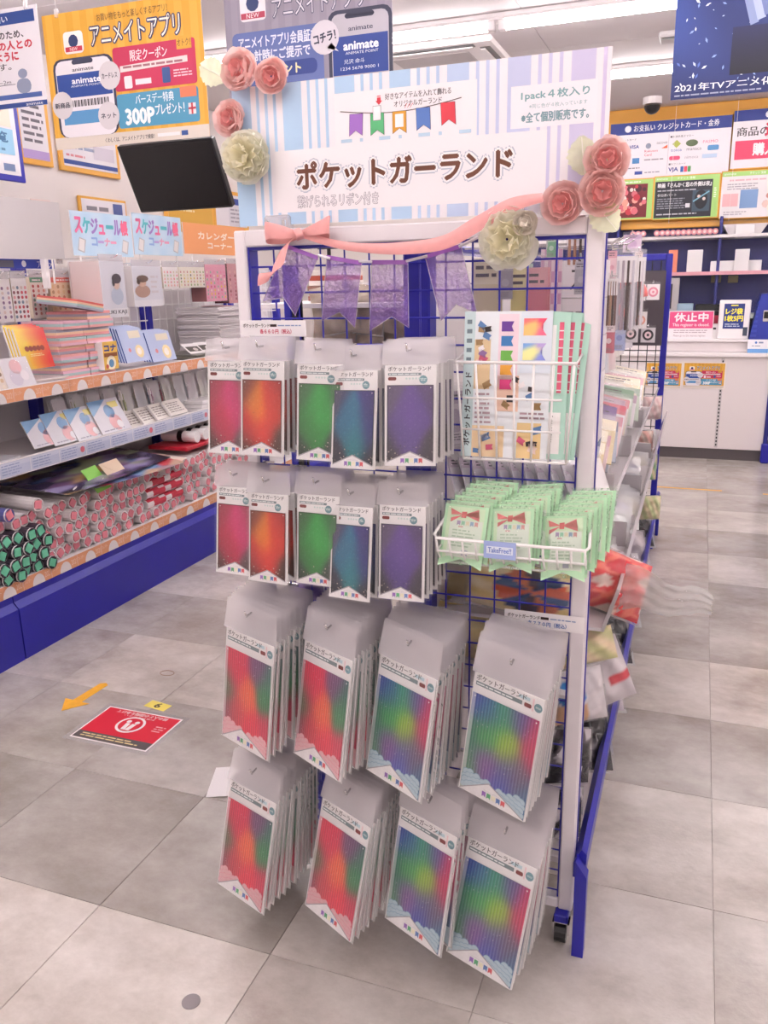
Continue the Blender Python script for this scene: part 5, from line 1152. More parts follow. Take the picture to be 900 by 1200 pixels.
a.rect(w2*.2, -h2*.7, w2*.74, h2*.3, '#3f5260', 2); a.circ(w2*.47, -h2*.15, w2*.2, '#1d2028', 3, 16, h2*.45); a.poly([(w2*.22, -h2*.2), (w2*.7, h2*.25), (w2*.72, h2*.2), (w2*.24, -h2*.26)], '#7fb4c8', 4); a.circ(w2*.4, 0, w2*.05, '#e0cfc8', 4); a.circ(w2*.56, -h2*.12, w2*.05, '#e0cfc8', 4); a.lines(-w2*.9, -h2*.85, w2*.6, -h2*.72, 1, '#c0c0c8', 2); a.lines(w2*.85, -h2*.1, w2*.93, h2*.4, 5, '#eef6e0', 2)
obj('print', a, PRINT, t)
t, w2, h2 = frame_board('event_poster', 'pale poster with a green band at the right edge of the back wall', ((847, 202), (935, 252)), 7.59, None)
obj('frame', MB().bbox(-w2-.008, w2+.008, 0, .02, -h2-.008, h2+.008, .004), OR, t)
a = Art(-.001, .0012); a.rect(-w2, -h2, w2, h2, '#eae6e8', 0); a.rect(-w2, h2*.8, w2, h2, GRN, 1); a.text('animate', -w2*.95, h2*.86, -w2*.65, h2*.95, '#f4f8ee', 2); a.text('チケット 情報', -w2*.3, h2*.84, w2*.1, h2*.96, '#f4f8ee', 2); a.lines(-w2*.8, h2*.55, w2*.2, h2*.7, 1, '#e0b8c0', 1); a.lines(-w2*.85, h2*.2, w2*.0, h2*.5, 3, '#a8a2ac', 1); a.rect(-w2*.95, -h2*.5, -w2*.55, h2*.05, '#e8b4b8', 1); a.rect(-w2*.5, -h2*.6, -w2*.05, h2*.2, '#7c9cc8', 1); art_blob(a, w2*.1, -h2*.7, w2*.9, h2*.3, ['#a86a6c', '#e0c4bc', '#c88c84', '#7a5458', '#f0e4de'], 24, 8, 2); a.lines(-w2*.9, -h2*.9, -w2*.3, -h2*.7, 2, '#b8b0b8', 1)
obj('print', a, PRINT, t)
# clear plastic curtain over the counter
p, q = at(758, 258, 'Y', 6.98), at(905, 258, 'Y', 6.98)
ctn = thing('clear_curtain', 'clear plastic splash curtain hanging over the counter', 'curtain', (0, 7.468, TOPZ))
obj('sheet', MB().surf(lambda u, v: (-.55+1.25*u, .012*math.sin(u*19)+.006*math.sin(u*43+v*5), .03+.86*v), 60, 8), SHEET, ctn, smooth=True)
for x_ in (-.3, .15, .6): obj('cord', MB().tube([(x_, 0, .89), (x_, 0, CEIL-TOPZ-.01)], .0012, 4), WIREW, ctn)
obj('hem_rod', MB().tube([(-.56, 0, .89), (.71, 0, .89)], .0025, 6), CLEAR, ctn)
# ---------------------------------------------------------------- left-hand shelving
LX, LB = -2.476, -2.95; LY0, LY1 = 1.75, 5.6
Z1, Z2, ZB = 1.033, .76, .305
lg = thing('wall_gondola', 'long blue and white wall shelving along the left aisle', 'shelving', (LX, LY0, 0))
def lp(name, mb, m, parent=None, label=None):
    o = obj(name, mb, m, parent or lg, label=label)
    if parent is None: o.location = (-LX, -LY0, 0)
    return o
lp('back_panel', MB().box(LB-.02, LB, LY0, LY1, .1, 1.5), WHITE)
ys = [LY0, 3.08, 4.0, 4.9, LY1-.04]
for yy in ys: lp('upright', MB().bbox(LB, LB+.06, yy, yy+.04, 0, 1.52, .004), BLUE)
for z_ in (1.22, 1.30, 1.38, 1.46): lp('grid_bar', MB().tube([(LB+.05, LY0, z_), (LB+.05, LY1, z_)], .004, 5), WIREW)
for k in range(56): lp('grid_wire', MB().tube([(LB+.055, LY0+.05+k*.068, 1.08), (LB+.055, LY0+.05+k*.068, 1.5)], .0025, 5), WIREW)
lp('shelf', MB().box(LB, LX-.01, LY0, LY1, Z1-.03, Z1-.012), WHITE)
lp('shelf', MB().box(LB, LX-.01, LY0, LY1, Z2-.045, Z2-.03), WHITE)
l1 = lp('shelf_lip', MB().box(LX-.01, LX, LY0, LY1, Z1-.055, Z1), PAPERW)
l2 = lp('shelf_lip', MB().box(LX-.01, LX, LY0, LY1, Z2-.065, Z2), PAPERW)
def strip(zc, h, X, parent, ya, yb, step=.155):
    """orange shelf strip with white scallops; built along local x, turned to face +x"""
    n = int((yb-ya)/step); m_ = MB()
    for k in range(n):
        y0 = ya+k*step
        a = Art(0, .0004); a.rect(0, -h/2, step-.001, h/2, '#e2a27c', 1)
        a.poly([(step*.02+step*.30*0.0+step*(.5+.22*math.cos(math.pi*i/10)), -h/2+h*.85*math.sin(math.pi*i/10)) for i in range(11)], '#ece4e2', 2)
        a.text('カレンダー', step*.02, -h*.05, step*.27, h*.3, '#f3d4be', 2); a.text('2021', step*.75, -h*.2, step*.97, h*.25, '#f3d4be', 2)
        o = obj('shelf_strip', a, PRINT, parent); o.location = (X, y0, zc); o.rotation_euler = (0, 0, R(90))
        if parent is lg: o.location = (X-LX, y0-LY0, zc)
strip(Z1-.028, .05, LX+.0008, l1, 1.9, 5.4)
for k in range(20):
    y0 = 1.9+k*.165; a = Art(0, .0004); a.rect(0, -.028, .162, .028, '#c3c9de', 1); a.rect(.002, .01, .16, .026, '#d4d8e8', 2); a.lines(.01, -.022, .12, .022, 4, '#9aa6c8', 3)
    if k % 3 == 2: a.circ(.14, 0, .014, '#d87080', 3, 10)
    o = obj('shelf_strip', a, PRINT, l2); o.location = (LX+.0008, y0, Z2-.033); o.rotation_euler = (0, 0, R(90))
# base with separate blue kick panels
BXF = -2.385
lp('base_deck', MB().box(LB, BXF-.03, LY0, LY1, ZB-.02, ZB), WHITE)
for y0, y1 in ((LY0, 2.30), (2.306, 4.1), (4.106, LY1)):
    k_ = lp('kick_panel', MB().add([(x, y, z) for y in (y0, y1) for x, z in ((BXF-.04, .0), (BXF, 0), (BXF, .21), (BXF-.022, .235), (BXF-.022, .262), (BXF-.06, .262))], [(0, 1, 2, 3, 4, 5), (11, 10, 9, 8, 7, 6)] + [(i, i+6, (i+1) % 6+6, (i+1) % 6) for i in range(6)]), BLUE)
strip(ZB-.018, .05, BXF-.021, lg, 1.9, 5.4)
lp('base_lip', MB().box(BXF-.04, BXF-.023, LY0, LY1, ZB-.045, ZB+.008), PAPERW)
# ---- rolled posters
ROLLW = mat('rolled_paper', '#e2dcdc', .45); ROLLD = mat('rolled_dark_print', '#3f3644', .4); ROLLB = mat('rolled_blue_print', '#5a5f9c', .4)
ROLLR = mat('red_pattern_roll', '#c23c4c', .4); CAPP = mat('pink_sticker', '#e58a96', .5); CAPG = mat('green_sticker', '#6cc4a0', .5); CORE = mat('roll_core', '#b9aeb0', .6)
rl_r = .0268
def ring_mesh(r):
    n = 12; vs = []; fs = []
    for x, rr in ((-.38, r), (0, r), (0, r*.8), (-.06, r*.8)):
        for k in range(n): a_ = 2*math.pi*k/n; vs.append((x, rr*math.cos(a_), rr*math.sin(a_)))
    for j in range(3):
        for k in range(n): fs.append((j*n+k, j*n+(k+1) % n, (j+1)*n+(k+1) % n, (j+1)*n+k))
    fs.append(tuple(3*n+k for k in range(n)))
    return MB().add(vs, fs)
def cap_mesh(r): return MB().box(-.004, .0015, -r*.62, r*.62, -r*.6, r*.6)
RM = {n: ring_mesh(rl_r).mesh('tube', False) for n in 'wdb'}
for n, m_ in (('w', ROLLW), ('d', ROLLD), ('b', ROLLB)): RM[n].materials.append(m_)
CMs = {n: cap_mesh(rl_r).mesh('end_sticker') for n in 'pg'}
CMs['p'].materials.append(CAPP); CMs['g'].materials.append(CAPG)
RIM = MB().tube([(-.006, 0, 0), (.0006, 0, 0)], rl_r*1.01, 12, cap=False).mesh('rim'); RIM.materials.append(ROLLW)
def roll(y, z, kind, st, label, group, x=-2.445, rz=0, ry=0):
    t = thing('rolled_poster', label, 'rolled poster', (x, y, z), (RND.uniform(-3, 3), ry, rz), group)
    obj('tube', RM[kind], None, t); obj('end_sticker', CMs[st], None, t); obj('rim', RIM, None, t)
dy, dz = .0552, .0472
for row in range(5):
    n = 41
    for k in range(n):
        y = 1.96 + k*dy + (dy/2 if row % 2 else 0); z = ZB + .0278 + row*dz
        if row == 5 and (y < 2.5 or y > 3.6 or RND.random() < .5): continue
        if row == 4 and y > 4.05: continue
        if 3.22 < y < 3.55 and row in (1, 2, 3): continue
        dark = 2.15 < y < 2.52 and row < 4
        if dark: roll(y, z, 'd', 'g', 'dark rolled poster with a green end sticker at the pile\'s left end', 'dark rolls with green stickers', -2.40 + RND.uniform(-.02, .02))
        else: roll(y, z, 'w', 'p', 'white rolled poster with a pink end sticker, %s row, %s of the pile' % (['bottom', 'second', 'third', 'fourth', 'fifth', 'top'][row], 'left end' if y < 2.6 else 'middle' if y < 3.4 else 'right end'), 'white rolls with pink stickers', -2.445 + RND.uniform(-.022, .022))
roll(2.34, ZB+.271, 'b', 'p', 'blue rolled poster lying on top of the pile at left', None, -2.40, R(5)); roll(2.50, ZB+.271, 'w', 'p', 'single white roll lying on top of the pile, pink end', None, -2.41, R(-6))
roll(2.17, ZB+.271, 'w', 'g', 'white roll with a green sticker at the far left of the pile', None, -2.40, R(6))
for j in range(3):
    t = thing('patterned_roll', 'red and white patterned roll lying lengthwise in the poster pile, %s' % ['lowest', 'middle', 'topmost'][j], 'rolled poster', (-2.47, 3.245, ZB+.05+j*.05+.02), (0, 0, 0), 'red patterned rolls')
    m_ = MB()
    for i in range(6):
        for k in range(10):
            a0, a1 = 2*math.pi*k/10, 2*math.pi*(k+1)/10; r_ = .024
            m_.add([(r_*math.cos(a0), i*.05, r_*math.sin(a0)), (r_*math.cos(a1), i*.05, r_*math.sin(a1)), (r_*math.cos(a1), i*.05+.05, r_*math.sin(a1)), (r_*math.cos(a0), i*.05+.05, r_*math.sin(a0))], [(0, 1, 2, 3)], '#c9384c' if (i+k) % 3 else '#eee6e6')
    obj('tube', m_, PRINT, t)
    obj('end_ring', MB().tube([(0, -.003, 0), (0, .002, 0)], .025, 12), ROLLW, t)
# loose poster sheets on the rolls
def sheet(name, label, cx, cy, cz, w, h, rz, cf, tilt=0, cat='poster', nu=34):
    m_ = MB().surf(lambda u, v: ((u-.5)*w, (v-.5)*h, .012*math.sin(3*u+1)*math.sin(2.5*v)), nu, nu, cf=cf).surf(lambda u, v: ((.5-u)*w, (v-.5)*h, .012*math.sin(3*(1-u)+1)*math.sin(2.5*v)-.0012), 4, 4, c='#e9e4e4')
    return tag(obj(name, m_, GLOSSP, loc=(cx, cy, cz), rot=(0, R(tilt), R(rz)), smooth=True), label, cat)
def pic(seed, pal):
    rs = random.Random(seed); pts = [(rs.random(), rs.random(), rs.choice(pal)) for _ in range(90)]
    return rbf(pts, 260)
sheet('poster_sheet', 'large dark printed poster sheet lying on the rolled posters', -2.56, 3.0, ZB+.300, .36, .80, 4, pic(4, [(60, 50, 80), (120, 90, 130), (40, 36, 50), (160, 150, 190), (206, 170, 120), (90, 110, 160), (180, 190, 160)]), 4)
sheet('poster_sheet', 'second poster sheet peeking out under the dark one', -2.52, 3.12, ZB+.280, .34, .60, -5, pic(9, [(200, 170, 150), (90, 80, 120), (230, 220, 210), (196, 80, 90), (120, 150, 190)]), 4)
sheet('poster_sheet', 'red and cream poster sheet at the right of the sheet pile', -2.50, 3.35, ZB+.264, .26, .34, 12, pic(12, [(206, 70, 80), (236, 210, 190), (240, 230, 220), (160, 90, 110)]), 4)
t = thing('green_edged_card', 'white card with a green border hanging off the poster pile', 'card', (-2.41, 2.90, ZB+.235), (R(-35), 0, R(100)))
a = Art(); a.box(-.06, .06, -.001, .001, 0, .12, '#8ccf5c'); a.rect(-.05, .014, .05, .12, '#efeaea', 1); a.lines(-.04, .05, .02, .1, 4, '#8a868c', 2); a.rect(.02, .03, .045, .06, '#5a565c', 2)
obj('card', a, PRINT, t)
t = thing('kraft_envelope', 'cream envelope hanging off the poster pile beside the green card', 'envelope', (-2.41, 3.03, ZB+.25), (R(-40), 0, R(95)))
obj('paper', MB().box(-.07, .07, -.001, .001, 0, .11), mat('cream_paper', '#dfc9b0', .6), t); obj('flap', MB().prism([(-.07, .11), (.07, .11), (0, .05)], -.002, -.0012), mat('cream_paper', '#dfc9b0', .6), t)

# ---- flat goods that face the aisle (art turned to face +x)
def facing(name, label, cat, px0, py0, px1, py1, X, draw, depth=.01, n=1, lean=0, group=None, edge='#e9e4e4', yaw=0):
    p, q = at(px0, (py0+py1)/2, 'X', X), at(px1, (py0+py1)/2, 'X', X); zt_, zb_ = at((px0+px1)/2, py0, 'X', X).z, at((px0+px1)/2, py1, 'X', X).z
    w_, h_ = q.y-p.y, zt_-zb_
    t = thing(name, label, cat, (X, (p.y+q.y)/2, zb_), (R(-lean), 0, R(90+yaw)), group)
    a = Art(0, .0005); a.box(-w_/2, w_/2, 0, depth, 0, h_, edge); draw(a, w_, h_)
    obj('body', a, GLOSSP, t); return t, w_, h_
def stickers(cols, bg, nx, nz, top=None):
    def d(a, w, h):
        a.rect(-w/2, 0, w/2, h, bg, 1); rs = random.Random(nx*7+nz)
        if top: a.rect(-w/2, h*.88, w/2, h, top, 2); a.lines(-w*.35, h*.9, w*.35, h*.97, 1, '#f4f0f0', 3)
        for i in range(nx):
            for j in range(nz): a.circ(-w/2+w*(i+.5)/nx, h*.06+h*.78*(j+.5)/nz, min(w/nx, h*.8/nz)*.36, rs.choice(cols), 3, 8)
    return d
HKZ = []
def hung(label, px0, py0, px1, py1, X, draw, n=6, name='sticker_pack', cat='sticker pack', edge='#d9c9b4'):
    t, w_, h_ = facing(name, label, cat, px0, py0, px1, py1, X, draw, .012*n, edge=edge)
    obj('film', MB().surf(lambda u, v: (-w_/2-.004+(w_+.008)*u, -.006-.004*math.sin(3.14*v), -.004+(h_+.04)*v), 3, 4), CLEAR, t, smooth=True)
    obj('header', MB().box(-w_/2, w_/2, 0, .002, h_, h_+.03), HEADER, t)
    for k in range(1, 3): obj('sheet_behind', MB().box(-w_/2+.003*k, w_/2+.003*k, .012*n+.006*k, .012*n+.006*k+.002, .003*k, h_+.003*k), PAPERW, t)
    hk = thing('display_hook', 'chrome hook above the ' + label.replace(' hanging on the left shelving', ''), 'hook', (LB+.05, t.location.y, t.location.z+h_+.016), group='hooks on the left shelving')
    L_ = X-LB-.03
    obj('prong', MB().tube([(0, 0, 0), (L_, 0, 0), (L_+.02, 0, .012)], .003, 6), CHROME, hk); obj('mount', MB().box(-.004, .004, -.02, .02, -.02, .004), CHROME, hk)
RED = ['#c8505c', '#e8a0a4', '#8a4a54', '#d8c0b8', '#7a8a9c']; MIX = ['#8a5a64', '#b85a5a', '#4a4a58', '#d89a8a', '#7a9a8a']
hung('white character sticker sheet hanging on the left shelving', -14, 327, 14, 378, -2.62, stickers(['#8a6a8c', '#c89a9c', '#a8a0b8', '#e0c8c0'], '#ece4e4', 4, 7))
hung('white sheet of red stickers hanging on the left shelving', 15, 326, 33, 377, -2.62, stickers(RED, '#eee6e6', 4, 7))
hung('green topped sticker sheet hanging on the left shelving', 37, 325, 55, 373, -2.80, stickers(MIX, '#ece4dc', 3, 7, '#6aa888'))
hung('tan sticker sheet with a red top hanging on the left shelving', 60, 325, 90, 373, -2.80, stickers(['#d8b08a', '#c87a6a', '#e0c49a', '#b89a7a'], '#e6cfae', 5, 6, '#dd7468'))
def portrait(hair, skin, cloth, txt=None, right=True):
    def d(a, w, h):
        a.rect(-w/2, 0, w/2, h, '#e3e2ea', 1); a.rect(-w/2, 0, w/2, h*.16, '#f0eef2', 2)
        cx = w*.12 if right else -w*.2
        a.circ(cx, h*.38, w*.26, cloth, 3, 14, h*.16); a.circ(cx, h*.6, w*.14, skin, 4, 12, h*.11); a.circ(cx+w*.02, h*.69, w*.2, hair, 5, 12, h*.09); a.circ(cx-w*.12, h*.62, w*.06, hair, 5, 8, h*.07)
        if txt: a.text(txt, -w*.45, h*.04, w*.45, h*.13, '#4a464e', 4, .02)
        else: a.lines(w*.1, h*.3, w*.4, h*.8, 4, '#d8d0d4', 3)
    return d
hung('calendar with a dark haired portrait hanging on the left shelving', 119, 306, 147, 372, -2.60, portrait('#4a4048', '#e2c4b4', '#c4ccdc', 'YUKI KAJI'), 14, 'wall_calendar', 'calendar', '#d8d0d0')
hung('calendar with a small half-length portrait hanging on the left shelving', 156, 312, 190, 359, -2.60, portrait('#6a5044', '#dcb8a0', '#b89484', None, False), 8, 'wall_calendar', 'calendar', '#e6e0e0')
hung('calendar sprinkled with pink fruit hanging on the left shelving', 191, 313, 209, 338, -2.60, stickers(['#e88a94', '#f0b4a8', '#d8c8a8', '#a8c8a0'], '#f2ecec', 5, 5), 6, 'wall_calendar', 'calendar')
hung('calendar of yellow and green doodles hanging on the left shelving', 210, 313, 240, 337, -2.60, stickers(['#d8b84a', '#8aa86a', '#c88a8a', '#e0d0a0', '#6a6a6a'], '#efe8dc', 8, 5), 6, 'wall_calendar', 'calendar')
hung('bright pink patterned calendar hanging on the left shelving', 241, 310, 265, 353, -2.60, stickers(['#d85a8a', '#e8c84a', '#8ac0a0', '#e88aa8', '#f0e0d0'], '#e6a4b8', 6, 8), 8, 'wall_calendar', 'calendar', '#8a5a5c')
hung('dark edged calendar hanging on the left shelving beside the rack', 267, 309, 284, 355, -2.60, stickers(['#c87a8a', '#8a4a54', '#e0b0a8'], '#d09aa0', 3, 8), 8, 'wall_calendar', 'calendar', '#6a4448')

# ---- things standing on the upper shelf
ZS = Z1 - .012
def block_stack():
    cols = ['#e9a9a6', '#efc9a8', '#a9c4c4', '#a8a6b4', '#e2b4c4', '#e59a9a']
    k = 0
    for lay in range(8):
        for side in range(2):
            z0 = ZS + lay*.035
            if lay == 7 and side == 0: continue
            t = thing('memo_block', 'pastel striped memo block in the big stack, layer %s from the bottom, %s side' % (['one', 'two', 'three', 'four', 'five', 'six', 'seven', 'eight'][lay], 'near' if side == 0 else 'far'), 'memo block', (-2.66-.012*(lay % 2), 2.99+side*.175+(.02 if lay > 5 else 0), z0), (0, 0, R(RND.uniform(-3, 3))), 'pastel memo blocks in the stack')
            for s in range(3): obj('paper_layer', MB().box(-.12+.001*(s % 2), .10-.001*(s % 2), -.083, .083, s*.0113, s*.0113+.011), mat('memo_%d' % ((s*2+lay) % 6), cols[(s*2+lay) % 6], .6), t)
block_stack()
t = thing('memo_block', 'open red topped memo block crowning the pastel stack', 'memo block', (-2.66, 3.12, ZS+.295), (R(-8), R(6), R(4)), 'pastel memo blocks in the stack')
for s in range(4): obj('paper_layer', MB().box(-.11, .10, -.1, .09, s*.009, s*.009+.0085), mat('memo_r%d' % s, ['#a8a8b8', '#a9c4c4', '#efc9a8', '#dd6a64'][s], .6), t)
def yr(a, w, h):
    a.grad(-w/2, 0, w/2, h, lambda u, v: mixc((226, 190, 60), (214, 60, 56), min(max(u*1.3-.25+.1*math.sin(v*9), 0), 1)), 8, 8, 1); [a.circ(w*(-.26+.13*k), h*.5, w*.075, '#8a3a2c', 2, 7, h*.07) for k in range(5)]; a.lines(-w*.2, h*.3, w*.3, h*.38, 2, '#e8d090', 2)
for k in range(4):
    facing('card_pack', ['yellow and red card pack leaning on the upper left shelf, front one'][0] if k == 0 else 'yellow and red card pack leaning behind the front one, %s' % ['second', 'third', 'fourth'][k-1], 'card pack', 27-k*4, 383-k*1.5, 62-k*4, 432-k, -2.545-.011*k, yr, .008, lean=14, group='yellow and red packs')
def clearart(a, w, h): a.rect(-w/2, 0, w/2, h, '#e4dfe4', 1); a.circ(0, h*.7, w*.2, '#e6b8bc', 2); a.circ(-w*.1, h*.35, w*.22, '#d4ccd8', 2); a.circ(w*.2, h*.4, w*.14, '#f2eaee', 3)
t, w_, h_ = facing('clear_pack', 'pale clear pack leaning at the front of the upper left shelf', 'pack', 8, 417, 42, 455, -2.50, clearart, .006, lean=20)
obj('film', MB().surf(lambda u, v: (-w_*.55+w_*1.1*u, -.006-.01*math.sin(3.1*u)*math.sin(3.1*v), -.005+(h_+.01)*v), 5, 5), CLEAR, t, smooth=True)
t, w_, h_ = facing('clear_pack', 'brown patterned pack at the left edge of the upper shelf', 'pack', -18, 412, 8, 462, -2.50, stickers(['#8a6a54', '#c8a88a', '#5a4a44', '#e0d0c0'], '#d8cac0', 3, 5), .006, lean=16)
def colorbox(a, w, h):
    a.rect(-w/2, 0, w/2, h, '#e2b85a', 1); a.text('コナ', -w*.4, h*.66, w*.4, h*.88, '#3a4a8a', 2, .06); a.rect(-w*.45, h*.46, w*.45, h*.6, '#8a5a3c', 2); a.circ(0, h*.24, w*.32, '#f0e6c8', 2); a.circ(0, h*.22, w*.18, '#6a94b8', 3); a.circ(-w*.3, h*.12, w*.1, '#cc6a5a', 3)
facing('small_game_box', 'small colourful yellow box standing right of the memo stack', 'box', 121, 400, 138, 433, -2.53, colorbox, .05)
def bluebook(a, w, h):
    a.rect(-w/2, 0, w/2, h, '#b4c0de', 1); a.rect(-w*.1, h*.7, w*.4, h*.92, '#e0d8c4', 2); a.circ(w*.18, h*.3, w*.18, '#ecd8a8', 2, 10); a.circ(w*.16, h*.3, w*.1, '#f2ece4', 3, 8); a.circ(-w*.22, h*.36, w*.06, '#d88a8a', 2, 6)
for st, (x0, x1, y0, y1, nn) in enumerate(((147, 174, 383, 424, 5), (178, 206, 387, 423, 4))):
    for k in range(nn):
        facing('notebook', 'light blue notebook leaning at the %s of the %s notebook row' % (['front', 'second place', 'third place', 'fourth place', 'back'][k], ['left', 'right'][st]), 'notebook', x0-k*3.2, y0-k*.8, x1-k*3.2, y1-k*.3, -2.535-.008*k, bluebook, .005, lean=16, group='blue notebooks on the upper shelf', edge='#5a6cb0', yaw=0)
P_ = at(208, 405, 'Z', Z1)
for k, c in enumerate(('#5a5850', '#7a7668', '#66645c')):
    tag(obj('flat_magazine', MB().bbox(-.12, .13, -.2, .2, 0, .008, .001), mat('magazine_cover_%d' % k, c, .35, noise=.3, scale=18), loc=(-2.62, 4.02, ZS+.009*k), rot=(0, 0, R(3*k-4))), 'dark magazine lying flat beside the blue notebooks, %s' % ['lowest', 'middle', 'topmost'][k], 'magazine', 'dark magazines')
for k in range(2):
    t = thing('photo_card', 'white photo card tilted on the dark magazines, %s one' % ['left', 'right'][k], 'card', (-2.54, 3.93+k*.12, ZS+.028), (R(-62), 0, R(70)))
    a = Art(); a.box(-.05, .05, 0, .001, 0, .1, '#e8e4e4'); a.rect(-.04, .02, .04, .07, '#56504c', 1); a.circ(.01, .04, .015, '#c8c0bc', 2); obj('card', a, PRINT, t)
gm = MB().bbox(-.14, .14, -.22, .22, 0, .0098, .0015).mesh('cover'); gm.materials.append(mat('grey_magazine', '#cfc8ca', .5))
for k in range(26):
    o = obj('magazine', gm, None, loc=(-2.70+RND.uniform(-.006, .006), 4.42+RND.uniform(-.008, .008), ZS+.0*k+.010*k), rot=(0, 0, R(RND.uniform(-1.5, 1.5))))
    tag(o, 'grey-white magazine in the tall stack left of the rack' if k < 25 else 'topmost grey-white magazine of the tall stack left of the rack', 'magazine', 'grey magazines in the tall stack')
P_ = at(235, 358, 'X', -2.7)
tag(obj('round_fan', MB().tube([(0, 0, 0), (0, 0, .003)], .09, 18), mat('pink_fan', '#eabcc0', .5), loc=(-2.68, 4.38, ZS+.262)), 'round pink paper disc lying on the tall magazine stack', 'paper disc')
for k in range(5):
    tag(obj('flat_print', MB().bbox(-.15, .10, -.18, .18, 0, .004, .0008), mat('flat_print_%d' % (k % 3), ['#cfc0b8', '#dcd4d4', '#c4bcc0'][k % 3], .3), loc=(-2.62, 2.68+.008*k, ZS+.0042*k-.0), rot=(0, 0, R(RND.uniform(-6, 6)))), 'flat clear-sleeved print lying in front of the pastel stack, %s' % ['lowest', 'second', 'middle', 'fourth', 'topmost'][k], 'print', 'flat prints on the upper shelf')

# ---- things on the lower shelf
ZT = Z2 - .03
def folder(a, w, h):
    a.rect(-w/2, 0, w/2, h, '#e4e2ea', 1); a.poly([(-w/2, h), (w*.1, h), (-w*.5, h*.55)], '#86b0d8', 2); a.circ(w*.05, h*.62, w*.16, '#7ca4d0', 2); a.rect(w*.1, h*.72, w*.42, h*.9, '#e6d884', 2); a.circ(w*.1, h*.28, w*.2, '#eab4b8', 2, 10); a.circ(w*.2, h*.2, w*.1, '#f2eef2', 3, 8); a.lines(-w*.4, h*.04, w*.4, h*.12, 1, '#a8a4b4', 2)
for k, (x0, x1, y0, y1) in enumerate(((38, 76, 487, 522), (62, 98, 478, 519), (90, 124, 473, 514), (118, 153, 464, 506))):
    facing('clear_folder', 'blue and white clear folder on the lower shelf, %s from left' % ['first', 'second', 'third', 'fourth'][k], 'folder', x0, y0, x1, y1, -2.545+.008*k, folder, .004, lean=28, group='clear folders on the lower shelf')
def whitecard(a, w, h): a.rect(-w/2, 0, w/2, h, '#e9e2dc', 1); a.lines(-w*.4, h*.15, w*.4, h*.85, 5, '#a49a98', 2)
for k in range(4):
    facing('booklet', 'white booklet on the lower shelf right of the folders, %s from left' % ['first', 'second', 'third', 'fourth'][k], 'booklet', 152+k*16, 476-k*4, 172+k*16, 500-k*5, -2.57+.016*k, whitecard, .012, lean=40, group='booklets on the lower shelf')
for k in range(3):
    tag(obj('white_notebook_pile', MB().bbox(-.1, .08, -.07, .07, 0, .02, .002), PAPERW, loc=(-2.60, 3.96, ZT+.022*k), rot=(0, 0, R(2*k))), 'white memo pad piled on the lower shelf near the rack, %s' % ['lowest', 'middle', 'topmost'][k], 'memo pad', 'white memo pads')
    tag(obj('memo_pad', MB().bbox(-.1, .08, -.07, .07, 0, .02, .002), PAPERW, loc=(-2.60, 4.14, ZT+.022*k), rot=(0, 0, R(-2*k))), 'white memo pad in the farther pile near the rack, %s' % ['lowest', 'middle', 'topmost'][k], 'memo pad', 'white memo pads, farther pile')
pc = [('#d8c8d0', '#b87a9c'), ('#e0dcdc', '#7a94b8'), ('#ddd6c8', '#a8b070'), ('#e4d4d8', '#c86a7a'), ('#d2d2dc', '#5a5a7c'), ('#e6e0d0', '#d0a850')]
pm = [bag_meshes(.09, .17, .005, a_, b_, 'pens') for a_, b_ in pc]; pcn = ['mauve', 'blue', 'olive', 'red', 'indigo', 'amber']
for k in range(26):
    i_ = k % 6; t = bagged('pen_pack', '%s pen pack standing in the rows at the back of the lower shelf' % pcn[i_], (-2.66-.07*(k % 2), 2.95+k*.058, ZT+.20), (R(-10), 0, R(90+RND.uniform(-8, 8))), pm[i_], 'pen packs on the lower shelf', 'pen pack')
for k in range(5):
    tag(obj('flat_print', MB().bbox(-.2, .10, -.16, .16, 0, .006, .001), mat('blue_print_%d' % (k % 2), ['#aab4c8', '#d0ccd4'][k % 2], .3), loc=(-2.62, 2.28+.12*(k % 2), ZT+.0065*k), rot=(0, 0, R(RND.uniform(-5, 5)))), 'flat clear print lying at the left end of the lower shelf, %s' % ['lowest', 'second', 'middle', 'fourth', 'topmost'][k], 'print', 'flat prints on the lower shelf')
for k in range(5):
    rollc = thing('small_roll', 'white roll with a dark band lying in the red tray under the lower shelf', 'roll', (-2.50, 3.72+k*.085, ZB+.325), (0, 0, R(90)), 'small rolls in the red tray')
    rollc.rotation_euler = (0, 0, 0)
    obj('tube', MB().tube([(-.16, 0, 0), (.05, 0, 0)], .03, 12), PAPERW, rollc); obj('band', MB().tube([(-.06, 0, 0), (-.03, 0, 0)], .031, 12), BLACK, rollc)
tag(obj('red_tray', MB().bbox(-.18, .06, -.28, .28, 0, .02, .003), mat('red_tray', '#c8283c', .35), loc=(-2.50, 3.88, ZB+.27)), 'flat red tray under the lower shelf holding small rolls', 'tray')
